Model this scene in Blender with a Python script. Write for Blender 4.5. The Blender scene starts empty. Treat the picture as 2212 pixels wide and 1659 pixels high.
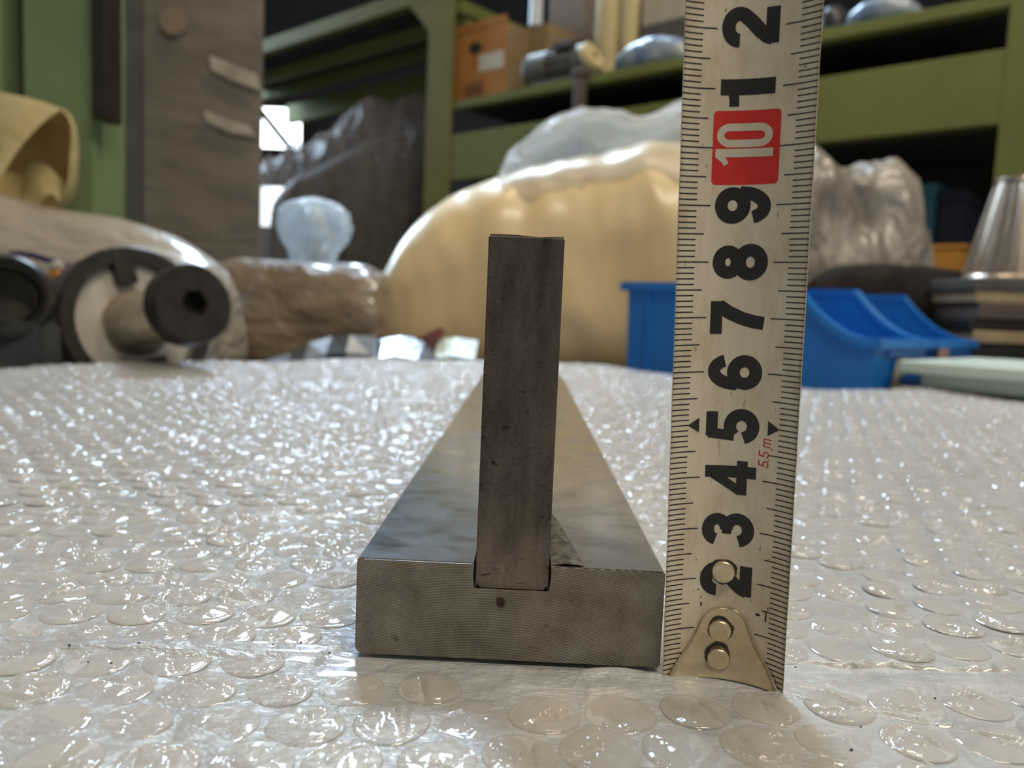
import bpy, bmesh, math, random
import numpy as np
from mathutils import Vector, Matrix, noise

random.seed(7)
rng = np.random.default_rng(7)
scene = bpy.context.scene
col = scene.collection

# ------------------------------------------------------------------ camera
F_PX = 1734.07
CAM = Vector((0.000908, -0.151844, 0.068828))
PITCH, YAW, ROLL = 0.0935, 0.0145, 0.0426
_R = Matrix.Rotation(YAW, 3, 'Z') @ Matrix.Rotation(-PITCH, 3, 'X')
FWD = _R @ Vector((0, 1, 0)); RT0 = _R @ Vector((1, 0, 0)); UP0 = _R @ Vector((0, 0, 1))
RT = RT0 * math.cos(ROLL) + UP0 * math.sin(ROLL)
UP = -RT0 * math.sin(ROLL) + UP0 * math.cos(ROLL)
cam_d = bpy.data.cameras.new('camera')
cam = bpy.data.objects.new('camera', cam_d); col.objects.link(cam)
M = Matrix.Identity(4)
for i in range(3):
    M[i][0] = RT[i]; M[i][1] = UP[i]; M[i][2] = -FWD[i]; M[i][3] = CAM[i]
cam.matrix_world = M
cam_d.sensor_fit = 'HORIZONTAL'; cam_d.sensor_width = 36.0
cam_d.lens = F_PX * 36.0 / 2212.0
cam_d.clip_start = 0.005; cam_d.clip_end = 60
cam_d.dof.use_dof = True
cam_d.dof.focus_distance = 0.158
cam_d.dof.aperture_fstop = 17.5
scene.camera = cam

# ------------------------------------------------------------------ world, lights, exposure
scene.view_settings.view_transform = 'Standard'
scene.view_settings.look = 'None'
scene.view_settings.gamma = 1.0
scene.view_settings.use_curve_mapping = False
scene.view_settings.exposure = 0.0
w = bpy.data.worlds.new('workshop_air'); scene.world = w; w.use_nodes = True
bgn = w.node_tree.nodes['Background']
bgn.inputs[0].default_value = (0.80, 0.77, 0.74, 1); bgn.inputs[1].default_value = 0.21

def area_light(name, loc, target, sx, sy, power, color):
    ld = bpy.data.lights.new(name, 'AREA'); ld.shape = 'RECTANGLE'
    ld.size = sx; ld.size_y = sy; ld.energy = power; ld.color = color
    o = bpy.data.objects.new(name, ld); col.objects.link(o)
    o.location = loc
    o.rotation_euler = (Vector(target) - Vector(loc)).to_track_quat('-Z', 'Y').to_euler()
    return o
# daylight through the high windows in the back wall, and the ceiling tubes
area_light('daylight_skylight', (-0.60, 3.3, 3.1), (0, 0.1, 0), 0.9, 0.9, 150, (0.60, 0.79, 1.0))
area_light('daylight_side_window', (-2.1, 3.5, 1.5), (0, 0.4, 0), 0.9, 0.9, 75, (0.60, 0.79, 1.0))
area_light('ceiling_tube_light', (0.55, 0.9, 2.25), (0.55, 0.9, 0), 1.3, 0.12, 22, (1.0, 0.88, 0.68))
area_light('ceiling_tube_light', (0.9, -0.9, 2.25), (0.9, -0.9, 0), 1.3, 0.12, 44, (1.0, 0.90, 0.72))

# ------------------------------------------------------------------ helpers
def ray(px, py):
    return FWD + RT * ((px - 1106.0) / F_PX) - UP * ((py - 829.5) / F_PX)
def at_y(px, py, y):
    r = ray(px, py); return CAM + r * ((y - CAM.y) / r.y)
def at_z(px, py, z):
    r = ray(px, py); return CAM + r * ((z - CAM.z) / r.z)
def pix(p):
    q = Vector(p) - CAM; d = q.dot(FWD)
    return 1106 + F_PX * q.dot(RT) / d, 829.5 - F_PX * q.dot(UP) / d, d

def tag(o, label=None, cat=None, group=None, kind=None):
    if label: o['label'] = label
    if cat: o['category'] = cat
    if group: o['group'] = group
    if kind: o['kind'] = kind
    return o

def link(name, me, mat=None, parent=None, smooth=False):
    o = bpy.data.objects.new(name, me); col.objects.link(o)
    if mat is not None and len(me.materials) == 0: me.materials.append(mat)
    if smooth:
        me.polygons.foreach_set('use_smooth', [True] * len(me.polygons))
    if parent is not None: o.parent = parent
    return o

def mesh(name, verts, faces, mat=None, parent=None, smooth=False):
    me = bpy.data.meshes.new(name)
    me.from_pydata([tuple(v) for v in verts], [], faces); me.update()
    return link(name, me, mat, parent, smooth)

def bm_obj(name, bm, mat=None, parent=None, smooth=False):
    bmesh.ops.recalc_face_normals(bm, faces=bm.faces[:])
    me = bpy.data.meshes.new(name); bm.to_mesh(me); bm.free()
    return link(name, me, mat, parent, smooth)

def empty(name, loc=(0, 0, 0), rz=0):
    o = bpy.data.objects.new(name, None); col.objects.link(o)
    o.location = loc; o.rotation_euler = (0, 0, rz); o.empty_display_size = 0.02
    return o

def box_bm(bm, lo, hi, mtx=None, bev=0.0):
    b2 = bmesh.new()
    vs = [b2.verts.new((x, y, z)) for x in (lo[0], hi[0]) for y in (lo[1], hi[1]) for z in (lo[2], hi[2])]
    for f in ((0, 1, 3, 2), (4, 6, 7, 5), (0, 4, 5, 1), (2, 3, 7, 6), (0, 2, 6, 4), (1, 5, 7, 3)):
        b2.faces.new([vs[i] for i in f])
    if bev: bmesh.ops.bevel(b2, geom=b2.edges[:], offset=bev, segments=2, affect='EDGES', profile=0.5)
    if mtx is not None: bmesh.ops.transform(b2, matrix=mtx, verts=b2.verts)
    tmp = bpy.data.meshes.new('tmp'); b2.to_mesh(tmp); b2.free()
    bm.from_mesh(tmp); bpy.data.meshes.remove(tmp)

def box(name, lo, hi, mat, parent=None, mtx=None, bev=0.0):
    bm = bmesh.new(); box_bm(bm, lo, hi, mtx, bev)
    return bm_obj(name, bm, mat, parent)

def prism(name, poly, z0, z1, mat, parent=None, bev=0.0):
    """vertical prism over a plan polygon"""
    bm = bmesh.new()
    a = [bm.verts.new((p[0], p[1], z0)) for p in poly]; b = [bm.verts.new((p[0], p[1], z1)) for p in poly]
    n = len(poly)
    bm.faces.new(a[::-1]); bm.faces.new(b)
    for i in range(n): bm.faces.new((a[i], a[(i + 1) % n], b[(i + 1) % n], b[i]))
    if bev: bmesh.ops.bevel(bm, geom=bm.edges[:], offset=bev, segments=2, affect='EDGES')
    return bm_obj(name, bm, mat, parent)

def lathe(name, prof, mat, parent=None, mtx=None, seg=48, smooth=False):
    """prof: list of (radius, height); axis local Z"""
    vs, fs = [], []
    n = len(prof)
    for r, h in prof:
        for k in range(seg):
            a = 2 * math.pi * k / seg
            v = Vector((r * math.cos(a), r * math.sin(a), h))
            vs.append(mtx @ v if mtx is not None else v)
    for i in range(n - 1):
        for k in range(seg):
            k2 = (k + 1) % seg
            fs.append((i * seg + k, i * seg + k2, (i + 1) * seg + k2, (i + 1) * seg + k))
    if prof[0][0] > 1e-6: fs.append(tuple(range(seg))[::-1])
    if prof[-1][0] > 1e-6: fs.append(tuple(range((n - 1) * seg, n * seg)))
    o = mesh(name, vs, fs, mat, parent)
    if smooth:
        for p in o.data.polygons: p.use_smooth = len(p.vertices) == 4
    return o

def frame(origin, zdir, xhint=(1, 0, 0)):
    z = Vector(zdir).normalized(); x = Vector(xhint); x = (x - z * x.dot(z)).normalized(); y = z.cross(x)
    m = Matrix.Identity(4)
    for i in range(3): m[i][0] = x[i]; m[i][1] = y[i]; m[i][2] = z[i]; m[i][3] = origin[i]
    return m

def fbm(v, s, seed=0.0, oct=3):
    t, a, f = 0.0, 1.0, s
    for _ in range(oct):
        t += a * noise.noise(Vector((v[0] * f + seed, v[1] * f - seed * 1.7, v[2] * f + seed * 0.3))); a *= 0.5; f *= 2.1
    return t
def ridge(v, s, seed=0.0):
    t, a, f = 0.0, 1.0, s
    for _ in range(3):
        t += a * (1 - 2.4 * abs(noise.noise(Vector((v[0] * f + seed, v[1] * f + 3 * seed, v[2] * f - seed))))); a *= 0.5; f *= 2.0
    return t

def loft_bag(name, stations, y_c, depth, z_bot, mat, parent=None, expo=0.75, nx=90, nt=72, wr=0.004, ws=18.0, stretch=(1, 1, 1), seed=1.0, lean=0.0, ridged=0.5, endpow=0.5):
    """closed bag: stations = [(x, ztop)] silhouette in the plane y_c; cross-section a flattened superellipse"""
    xs = np.array([s[0] for s in stations]); zs = np.array([s[1] for s in stations])
    us = 0.5 - 0.5 * np.cos(np.linspace(0, math.pi, nx))
    X = xs[0] + (xs[-1] - xs[0]) * us
    Z = np.interp(X, xs, zs)
    k = np.array([1, 2, 3, 2, 1]) / 9.0
    Zp = np.pad(Z, 2, mode='edge'); Z = np.convolve(Zp, k, 'valid')
    vs, fs = [], []
    zmax = zs.max() - z_bot
    for i in range(nx):
        h = (Z[i] - z_bot) / 2; zc = z_bot + h
        d = depth * max(0.05, (h * 2 / zmax)) ** endpow
        for j in range(nt):
            a = 2 * math.pi * j / nt
            ca, sa = math.cos(a), math.sin(a)
            yy = math.copysign(abs(ca) ** expo, ca) * d
            zz = math.copysign(abs(sa) ** (expo if sa > 0 else 0.45), sa) * h
            p = Vector((X[i], y_c + yy + lean * (zz + h), zc + zz))
            q = Vector((p.x * stretch[0], p.y * stretch[1], p.z * stretch[2]))
            n = Vector((0, ca, sa))
            disp = wr * ((1 - ridged) * fbm(q, ws, seed) + ridged * 0.6 * ridge(q, ws * 0.8, seed + 4))
            fade = min(1.0, max(0.0, (p.z - z_bot) / 0.02))
            edge = min(1.0, min(i, nx - 1 - i) / 6.0)
            vs.append(p + n * disp * fade * edge)
    for i in range(nx - 1):
        for j in range(nt):
            j2 = (j + 1) % nt
            fs.append((i * nt + j, (i + 1) * nt + j, (i + 1) * nt + j2, i * nt + j2))
    fs.append(tuple(range(nt))); fs.append(tuple(range((nx - 1) * nt, nx * nt))[::-1])
    return mesh(name, vs, fs, mat, parent, smooth=True)

# ------------------------------------------------------------------ materials
def new_mat(name):
    m = bpy.data.materials.new(name); m.use_nodes = True
    nt = m.node_tree; b = nt.nodes['Principled BSDF']
    return m, nt, b
def node(nt, t, **kw):
    n = nt.nodes.new(t)
    for k, v in kw.items(): setattr(n, k, v)
    return n
def coords(nt, scale=(1, 1, 1), loc=(0, 0, 0), rot=(0, 0, 0)):
    tc = node(nt, 'ShaderNodeTexCoord'); mp = node(nt, 'ShaderNodeMapping')
    mp.inputs['Scale'].default_value = scale; mp.inputs['Location'].default_value = loc; mp.inputs['Rotation'].default_value = rot
    nt.links.new(tc.outputs['Object'], mp.inputs['Vector'])
    return mp.outputs['Vector']
def ramp(nt, src, stops):
    r = node(nt, 'ShaderNodeValToRGB'); e = r.color_ramp.elements
    while len(e) < len(stops): e.new(0.5)
    for el, (p, c) in zip(e, stops):
        el.position = p; el.color = (c[0], c[1], c[2], 1) if not isinstance(c, (int, float)) else (c, c, c, 1)
    nt.links.new(src, r.inputs['Fac']); return r.outputs['Color']
def tex_noise(nt, vec, scale, detail=4, rough=0.55, dist=0.0):
    n = node(nt, 'ShaderNodeTexNoise'); n.inputs['Scale'].default_value = scale
    n.inputs['Detail'].default_value = detail; n.inputs['Roughness'].default_value = rough; n.inputs['Distortion'].default_value = dist
    nt.links.new(vec, n.inputs['Vector']); return n.outputs['Fac']
def mul(nt, a, b, fac=1.0, mode='MULTIPLY'):
    m = node(nt, 'ShaderNodeMix', data_type='RGBA', blend_type=mode)
    m.inputs['Factor'].default_value = fac
    nt.links.new(a, m.inputs['A']); nt.links.new(b, m.inputs['B']); return m.outputs['Result']
def bump(nt, b, src, strength, dist, prev=None):
    n = node(nt, 'ShaderNodeBump'); n.inputs['Strength'].default_value = strength; n.inputs['Distance'].default_value = dist
    nt.links.new(src, n.inputs['Height'])
    if prev is not None: nt.links.new(prev, n.inputs['Normal'])
    nt.links.new(n.outputs['Normal'], b.inputs['Normal']); return n.outputs['Normal']

def simple(name, c1, c2=None, rough=0.5, metal=0.0, nscale=20, stretch=(1, 1, 1), coat=0.0, bscale=0, bstr=0.3, bdist=0.002, coat_r=0.1, spec=0.5, detail=4, bdetail=5, bstretch=None):
    m, nt, b = new_mat(name)
    b.inputs['Roughness'].default_value = rough; b.inputs['Metallic'].default_value = metal
    b.inputs['Specular IOR Level'].default_value = spec
    if c2 is None: c2 = tuple(x * 0.8 for x in c1)
    v = coords(nt, stretch)
    f = tex_noise(nt, v, nscale, detail)
    nt.links.new(ramp(nt, f, [(0.32, c2), (0.68, c1)]), b.inputs['Base Color'])
    if coat: b.inputs['Coat Weight'].default_value = coat; b.inputs['Coat Roughness'].default_value = coat_r
    if bscale:
        bump(nt, b, tex_noise(nt, v if bstretch is None else coords(nt, bstretch, rot=(0, 0.6, 0)), bscale, bdetail, 0.5, 0.6 if bdetail > 3 else 0.1), bstr, bdist)
    return m

def film_mat(name, color, alpha, rough=0.12, bscale=30, bstr=0.5, bdist=0.004, stretch=(1, 1, 1), tint=(1, 1, 1), edge=0.55):
    """thin plastic film: part clear, part milky, glossy"""
    m, nt, b = new_mat(name)
    b.inputs['Base Color'].default_value = (*color, 1); b.inputs['Roughness'].default_value = rough
    b.inputs['Specular IOR Level'].default_value = 0.7
    v = coords(nt, stretch)
    f = tex_noise(nt, v, bscale, 5, 0.6, 0.8)
    bump(nt, b, f, bstr, bdist)
    tr = node(nt, 'ShaderNodeBsdfTransparent'); tr.inputs[0].default_value = (*tint, 1)
    mx = node(nt, 'ShaderNodeMixShader')
    fr = node(nt, 'ShaderNodeLayerWeight'); fr.inputs['Blend'].default_value = 0.35
    ad = node(nt, 'ShaderNodeMath', operation='MULTIPLY_ADD'); ad.use_clamp = True
    ad.inputs[1].default_value = edge; ad.inputs[2].default_value = alpha
    nt.links.new(fr.outputs['Facing'], ad.inputs[0]); nt.links.new(ad.outputs[0], mx.inputs[0])
    tl = node(nt, 'ShaderNodeBsdfTranslucent'); tl.inputs[0].default_value = (*color, 1)
    m2 = node(nt, 'ShaderNodeMixShader'); m2.inputs[0].default_value = 0.4
    nt.links.new(b.outputs[0], m2.inputs[1]); nt.links.new(tl.outputs[0], m2.inputs[2])
    nt.links.new(tr.outputs[0], mx.inputs[1]); nt.links.new(m2.outputs[0], mx.inputs[2])
    nt.links.new(mx.outputs[0], nt.nodes['Material Output'].inputs['Surface'])
    return m

def steel_front_mat():
    m, nt, b = new_mat('milled_steel_face')
    tc = node(nt, 'ShaderNodeTexCoord')
    mp = node(nt, 'ShaderNodeMapping'); mp.inputs['Location'].default_value = (0.004, 0, 0.062)
    nt.links.new(tc.outputs['Object'], mp.inputs['Vector'])
    sx = node(nt, 'ShaderNodeSeparateXYZ'); nt.links.new(mp.outputs['Vector'], sx.inputs[0])
    cb = node(nt, 'ShaderNodeCombineXYZ'); nt.links.new(sx.outputs[0], cb.inputs[0]); nt.links.new(sx.outputs[2], cb.inputs[1])
    wv = node(nt, 'ShaderNodeTexWave', wave_type='RINGS', rings_direction='Z', wave_profile='SIN')
    wv.inputs['Scale'].default_value = 600; wv.inputs['Distortion'].default_value = 2.6; wv.inputs['Detail'].default_value = 2.0; wv.inputs['Detail Scale'].default_value = 0.35
    nt.links.new(cb.outputs[0], wv.inputs['Vector'])
    v = coords(nt)
    blot = tex_noise(nt, v, 120, 5, 0.6)
    fine = tex_noise(nt, v, 1600, 3, 0.6)
    c = ramp(nt, blot, [(0.25, (0.205, 0.17, 0.125)), (0.5, (0.345, 0.305, 0.245)), (0.75, (0.46, 0.42, 0.35))])
    c2 = mul(nt, c, ramp(nt, wv.outputs['Fac'], [(0.1, 0.70), (0.75, 1.0)]))
    c3 = mul(nt, c2, ramp(nt, fine, [(0.3, 0.78), (0.6, 1.0)]))
    # a few dark rust pits
    spots = tex_noise(nt, v, 210, 2, 0.5)
    c4 = mul(nt, c3, ramp(nt, spots, [(0.24, (0.30, 0.22, 0.17)), (0.32, (1, 1, 1))]))
    # the round stain under the slot
    vm = node(nt, 'ShaderNodeVectorMath', operation='DISTANCE'); vm.inputs[1].default_value = (-0.0017, 0.0, 0.0118)
    nz = node(nt, 'ShaderNodeTexNoise'); nz.inputs['Scale'].default_value = 900
    nt.links.new(tc.outputs['Object'], nz.inputs['Vector'])
    nt.links.new(tc.outputs['Object'], vm.inputs[0])
    md = node(nt, 'ShaderNodeMath', operation='MULTIPLY_ADD'); md.inputs[1].default_value = 0.0012
    nt.links.new(nz.outputs['Fac'], md.inputs[0]); nt.links.new(vm.outputs['Value'], md.inputs[2])
    c5 = mul(nt, c4, ramp(nt, node_scale(nt, md.outputs[0], 300), [(0.42, (0.33, 0.24, 0.2)), (0.56, (1, 1, 1))]))
    nt.links.new(c5, b.inputs['Base Color'])
    b.inputs['Metallic'].default_value = 0.85; b.inputs['Roughness'].default_value = 0.48
    n1 = bump(nt, b, wv.outputs['Fac'], 0.5, 0.00014)
    bump(nt, b, fine, 0.25, 0.00008, n1)
    return m
def node_scale(nt, src, s):
    n = node(nt, 'ShaderNodeMath', operation='MULTIPLY'); n.inputs[1].default_value = s
    nt.links.new(src, n.inputs[0]); return n.outputs[0]

def ground_steel_mat():
    m, nt, b = new_mat('ground_steel_top')
    v = coords(nt); vs = coords(nt, (30, 900, 30))
    blot = tex_noise(nt, v, 90, 5, 0.6)
    sc = tex_noise(nt, vs, 1.0, 3, 0.6)
    c = ramp(nt, blot, [(0.28, (0.30, 0.29, 0.28)), (0.5, (0.50, 0.485, 0.465)), (0.75, (0.60, 0.58, 0.55))])
    c = mul(nt, c, ramp(nt, sc, [(0.3, 0.86), (0.6, 1.0)]))
    spots = tex_noise(nt, v, 260, 2, 0.5)
    c = mul(nt, c, ramp(nt, spots, [(0.22, (0.3, 0.27, 0.24)), (0.29, (1, 1, 1))]))
    nt.links.new(c, b.inputs['Base Color'])
    b.inputs['Metallic'].default_value = 1.0
    r = ramp(nt, blot, [(0.3, 0.24), (0.7, 0.15)])
    nt.links.new(r, b.inputs['Roughness'])
    bump(nt, b, sc, 0.12, 0.00005)
    return m

def bar_mat():
    m, nt, b = new_mat('dark_scaled_steel')
    v = coords(nt); vz = coords(nt, (1, 1, 0.3)); vd = coords(nt, (900, 900, 700), rot=(0, 0.5, 0))
    blot = tex_noise(nt, vz, 190, 6, 0.65)
    fine = tex_noise(nt, v, 1500, 3, 0.6)
    c = ramp(nt, blot, [(0.28, (0.055, 0.043, 0.036)), (0.5, (0.125, 0.102, 0.084)), (0.74, (0.180, 0.152, 0.125))])
    c = mul(nt, c, ramp(nt, fine, [(0.3, 0.75), (0.62, 1.0)]))
    pits = tex_noise(nt, coords(nt, (1, 1, 2.2)), 320, 3, 0.55)
    c = mul(nt, c, ramp(nt, pits, [(0.27, (0.28, 0.24, 0.22)), (0.36, (1, 1, 1))]))
    # brighter towards the foot
    sx = node(nt, 'ShaderNodeSeparateXYZ'); tc = node(nt, 'ShaderNodeTexCoord'); nt.links.new(tc.outputs['Object'], sx.inputs[0])
    mr = node(nt, 'ShaderNodeMapRange'); mr.inputs['From Min'].default_value = 0.014; mr.inputs['From Max'].default_value = 0.034
    nt.links.new(sx.outputs[2], mr.inputs['Value'])
    c = mul(nt, c, ramp(nt, mr.outputs[0], [(0.0, (2.1, 2.05, 1.95)), (1.0, (1, 1, 1))]))
    nt.links.new(c, b.inputs['Base Color'])
    b.inputs['Metallic'].default_value = 0.8; b.inputs['Roughness'].default_value = 0.5
    n1 = bump(nt, b, fine, 0.3, 0.0001)
    bump(nt, b, pits, 0.3, 0.0002, n1)
    return m

def tape_mat():
    m, nt, b = new_mat('tape_blade_paint')
    v = coords(nt, (900, 900, 60)); v2 = coords(nt, (1, 1, 0.5))
    st = tex_noise(nt, v, 1.0, 3, 0.6); gr = tex_noise(nt, v2, 150, 6, 0.7); sp = tex_noise(nt, coords(nt, (1, 1, 0.35)), 700, 2, 0.5)
    c = ramp(nt, gr, [(0.30, (0.54, 0.45, 0.30)), (0.52, (0.69, 0.61, 0.47)), (0.75, (0.75, 0.68, 0.55))])
    c = mul(nt, c, ramp(nt, st, [(0.3, 0.93), (0.6, 1.0)]))
    c = mul(nt, c, ramp(nt, sp, [(0.22, (0.55, 0.44, 0.26)), (0.29, (1, 1, 1))]))
    nt.links.new(c, b.inputs['Base Color'])
    b.inputs['Roughness'].default_value = 0.38
    b.inputs['Metallic'].default_value = 0.15
    return m

M_FACE = steel_front_mat(); M_TOP = ground_steel_mat(); M_BAR = bar_mat(); M_TAPE = tape_mat()
M_INK = simple('black_print', (0.018, 0.016, 0.015), (0.010, 0.010, 0.010), 0.45, nscale=400)
M_RED = simple('red_print', (0.62, 0.030, 0.020), (0.55, 0.022, 0.016), 0.4, nscale=300)
M_WHITE_PRINT = simple('bare_print', (0.62, 0.57, 0.46), (0.55, 0.49, 0.38), 0.4, nscale=300)
M_BRASS = simple('hook_nickel', (0.74, 0.63, 0.44), (0.60, 0.50, 0.33), 0.33, 0.75, nscale=260, bscale=500, bstr=0.1, bdist=0.0002)
M_GRIME = simple('oily_grime', (0.05, 0.04, 0.03), (0.02, 0.018, 0.015), 0.6, nscale=700)
M_GREEN = simple('green_rack_paint', (0.175, 0.192, 0.062), (0.15, 0.165, 0.052), 0.7, nscale=9, spec=0.2, bscale=4, bstr=0.15, bdist=0.01)
M_OLIVE = simple('olive_rack_paint', (0.19, 0.175, 0.040), (0.155, 0.14, 0.033), 0.7, nscale=9, spec=0.2)
M_MACHINE = simple('green_machine_paint', (0.235, 0.315, 0.165), (0.205, 0.275, 0.14), 0.6, nscale=7, spec=0.25)
M_DARK = simple('dark_steel', (0.035, 0.034, 0.032), (0.020, 0.019, 0.018), 0.45, 0.3, nscale=25)
M_DKSHELF = simple('dark_board', (0.030, 0.026, 0.022), (0.018, 0.016, 0.014), 0.8, nscale=12)
M_BLACKOX = simple('black_oxide_steel', (0.055, 0.052, 0.047), (0.036, 0.034, 0.031), 0.38, 0.5, nscale=60)
M_BRIGHT = simple('turned_steel', (0.62, 0.58, 0.52), (0.48, 0.44, 0.38), 0.24, 1.0, nscale=45)
M_BLUE = simple('blue_plastic', (0.012, 0.19, 0.60), (0.010, 0.16, 0.52), 0.4, nscale=14)
M_MINT = simple('mint_plastic', (0.58, 0.68, 0.61), (0.53, 0.63, 0.56), 0.38, nscale=12)
M_CREAM = simple('cream_foam_in_film', (0.80, 0.63, 0.35), (0.72, 0.53, 0.26), 0.5, nscale=5, stretch=(1.6, 1, 0.7), coat=0.7, coat_r=0.25, bscale=4, bstr=0.45, bdist=0.04, bdetail=1.5, bstretch=(1.6, 1, 0.8))
M_CLEAR = film_mat('clear_film', (0.70, 0.71, 0.72), 0.24, 0.13, 12, 1.0, 0.06, (0.8, 1, 2.2))
M_TANFILM = simple('tan_bundle_in_film', (0.26, 0.195, 0.125), (0.13, 0.088, 0.052), 0.45, nscale=7, stretch=(1, 1, 1.6), coat=0.9, coat_r=0.14, bscale=24, bstr=0.9, bdist=0.014)
M_GREYROLL = simple('grey_roll_in_film', (0.47, 0.425, 0.36), (0.37, 0.33, 0.27), 0.42, nscale=6, stretch=(0.6, 1, 2), coat=0.9, coat_r=0.14, bscale=16, bstr=1.0, bdist=0.02, bstretch=(0.5, 1, 1.6))
M_STACK = simple('brown_wrapped_carton', (0.26, 0.22, 0.185), (0.18, 0.148, 0.118), 0.6, nscale=7, stretch=(1, 1, 2.5), spec=0.25, coat=0.12, coat_r=0.3, bscale=7, bstr=0.6, bdist=0.012)
M_GREYBAG = simple('grey_bag_film', (0.42, 0.385, 0.34), (0.20, 0.165, 0.13), 0.4, nscale=11, stretch=(1.8, 1, 0.7), coat=0.6, coat_r=0.2, bscale=13, bstr=0.9, bdist=0.03)
M_CLOTH = simple('black_cloth', (0.030, 0.024, 0.023), (0.018, 0.014, 0.014), 0.9, nscale=30, bscale=300, bstr=0.2, bdist=0.001, spec=0.2)
M_CARTON = simple('orange_brown_carton', (0.47, 0.205, 0.048), (0.37, 0.15, 0.035), 0.75, nscale=14)
M_TANCARTON = simple('tan_carton', (0.30, 0.21, 0.105), (0.24, 0.165, 0.08), 0.78, nscale=14)
M_PAPER = simple('cream_paper', (0.66, 0.55, 0.30), (0.52, 0.42, 0.20), 0.65, nscale=14, bscale=30, bstr=0.4, bdist=0.004)
M_SACK = simple('cream_sack', (0.78, 0.66, 0.36), (0.60, 0.49, 0.22), 0.55, nscale=16, bscale=14, bstr=0.9, bdist=0.006)
M_GREYMET = simple('grey_casting', (0.14, 0.13, 0.115), (0.09, 0.085, 0.075), 0.55, 0.3, nscale=25)
M_BROWNROD = simple('brown_rusty_bar', (0.13, 0.095, 0.08), (0.09, 0.065, 0.055), 0.6, nscale=30)
M_ORANGE = simple('orange_box_print', (0.60, 0.27, 0.04), (0.50, 0.21, 0.03), 0.6, nscale=14)
M_CYAN = simple('light_blue_board', (0.07, 0.29, 0.44), (0.06, 0.25, 0.38), 0.5, nscale=14)
M_NAVY = simple('navy_plastic', (0.018, 0.028, 0.060), (0.012, 0.018, 0.040), 0.5, nscale=14)
M_WHITEBAG = film_mat('bluish_clear_bag', (0.80, 0.91, 0.98), 0.34, 0.08, 12, 1.0, 0.05)
M_HAZEBAG = film_mat('smoky_film', (0.30, 0.245, 0.215), 0.30, 0.12, 6, 0.9, 0.08, (2.4, 1, 0.4))
M_BLUEBAG = simple('blue_printed_bag', (0.36, 0.40, 0.44), (0.025, 0.10, 0.27), 0.4, nscale=16, coat=0.5, bscale=30, bstr=0.5, bdist=0.005)
M_LABEL = simple('pale_label', (0.62, 0.58, 0.48), (0.52, 0.48, 0.38), 0.6, nscale=40)
M_PURPLE = simple('violet_ink', (0.045, 0.025, 0.16), (0.035, 0.02, 0.12), 0.5, nscale=40)
M_FLOOR = simple('concrete', (0.16, 0.155, 0.145), (0.11, 0.105, 0.10), 0.8, nscale=3)
M_WALL = simple('dim_wall_paint', (0.045, 0.047, 0.050), (0.030, 0.032, 0.035), 0.85, nscale=2)
M_BENCH = simple('bench_top_steel', (0.12, 0.11, 0.10), (0.08, 0.075, 0.07), 0.5, 0.2, nscale=10)
M_SILVER = simple('bright_sheet_metal', (0.60, 0.62, 0.64), (0.45, 0.47, 0.50), 0.22, 1.0, nscale=30, bscale=20, bstr=0.3, bdist=0.004)
M_GREYSTRIP = simple('grey_strip', (0.20, 0.215, 0.235), (0.14, 0.15, 0.165), 0.4, 0.6, nscale=25)
M_WOOD = simple('pale_timber', (0.46, 0.35, 0.21), (0.34, 0.25, 0.14), 0.6, nscale=20, stretch=(1, 1, 0.2))

# ------------------------------------------------------------------ the setting: floor, walls, window
BENCH_Z = -0.05
FLOOR_Z = -0.85
tag(box('floor', (-4, -3, FLOOR_Z - 0.05), (4.5, 5.05, FLOOR_Z), M_FLOOR), kind='structure')
wall = tag(box('wall_back', (-4, 5.0, FLOOR_Z), (4.5, 5.1, 3.0), M_WALL), kind='structure')

# ------------------------------------------------------------------ workbench
bench = empty('workbench', (0, 0.45, FLOOR_Z))
def child_box(name, lo, hi, mat, root, bev=0.0):
    o = box(name, lo, hi, mat, None, None, bev); o.parent = root
    o.matrix_parent_inverse = Matrix.Translation(-Vector(root.location)); return o
bt = prism('bench_top', [(-1.05, -0.42), (0.86, -0.42), (0.86, 1.20), (0.42, 1.57), (-1.05, 1.57)], BENCH_Z - 0.04, BENCH_Z, M_BENCH, bench, 0.003)
bt.matrix_parent_inverse = Matrix.Translation(-Vector(bench.location))
for sx, sy in ((-1.0, -0.38), (0.78, -0.38), (-1.0, 1.48), (0.30, 1.48), (0.78, 1.10)):
    if True:
        child_box('leg', (sx, sy, FLOOR_Z), (sx + 0.06, sy + 0.06, BENCH_Z - 0.04), M_GREEN, bench)
tag(bench, 'steel workbench under the bubble wrap and the wrapped bundles', 'workbench')

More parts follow.
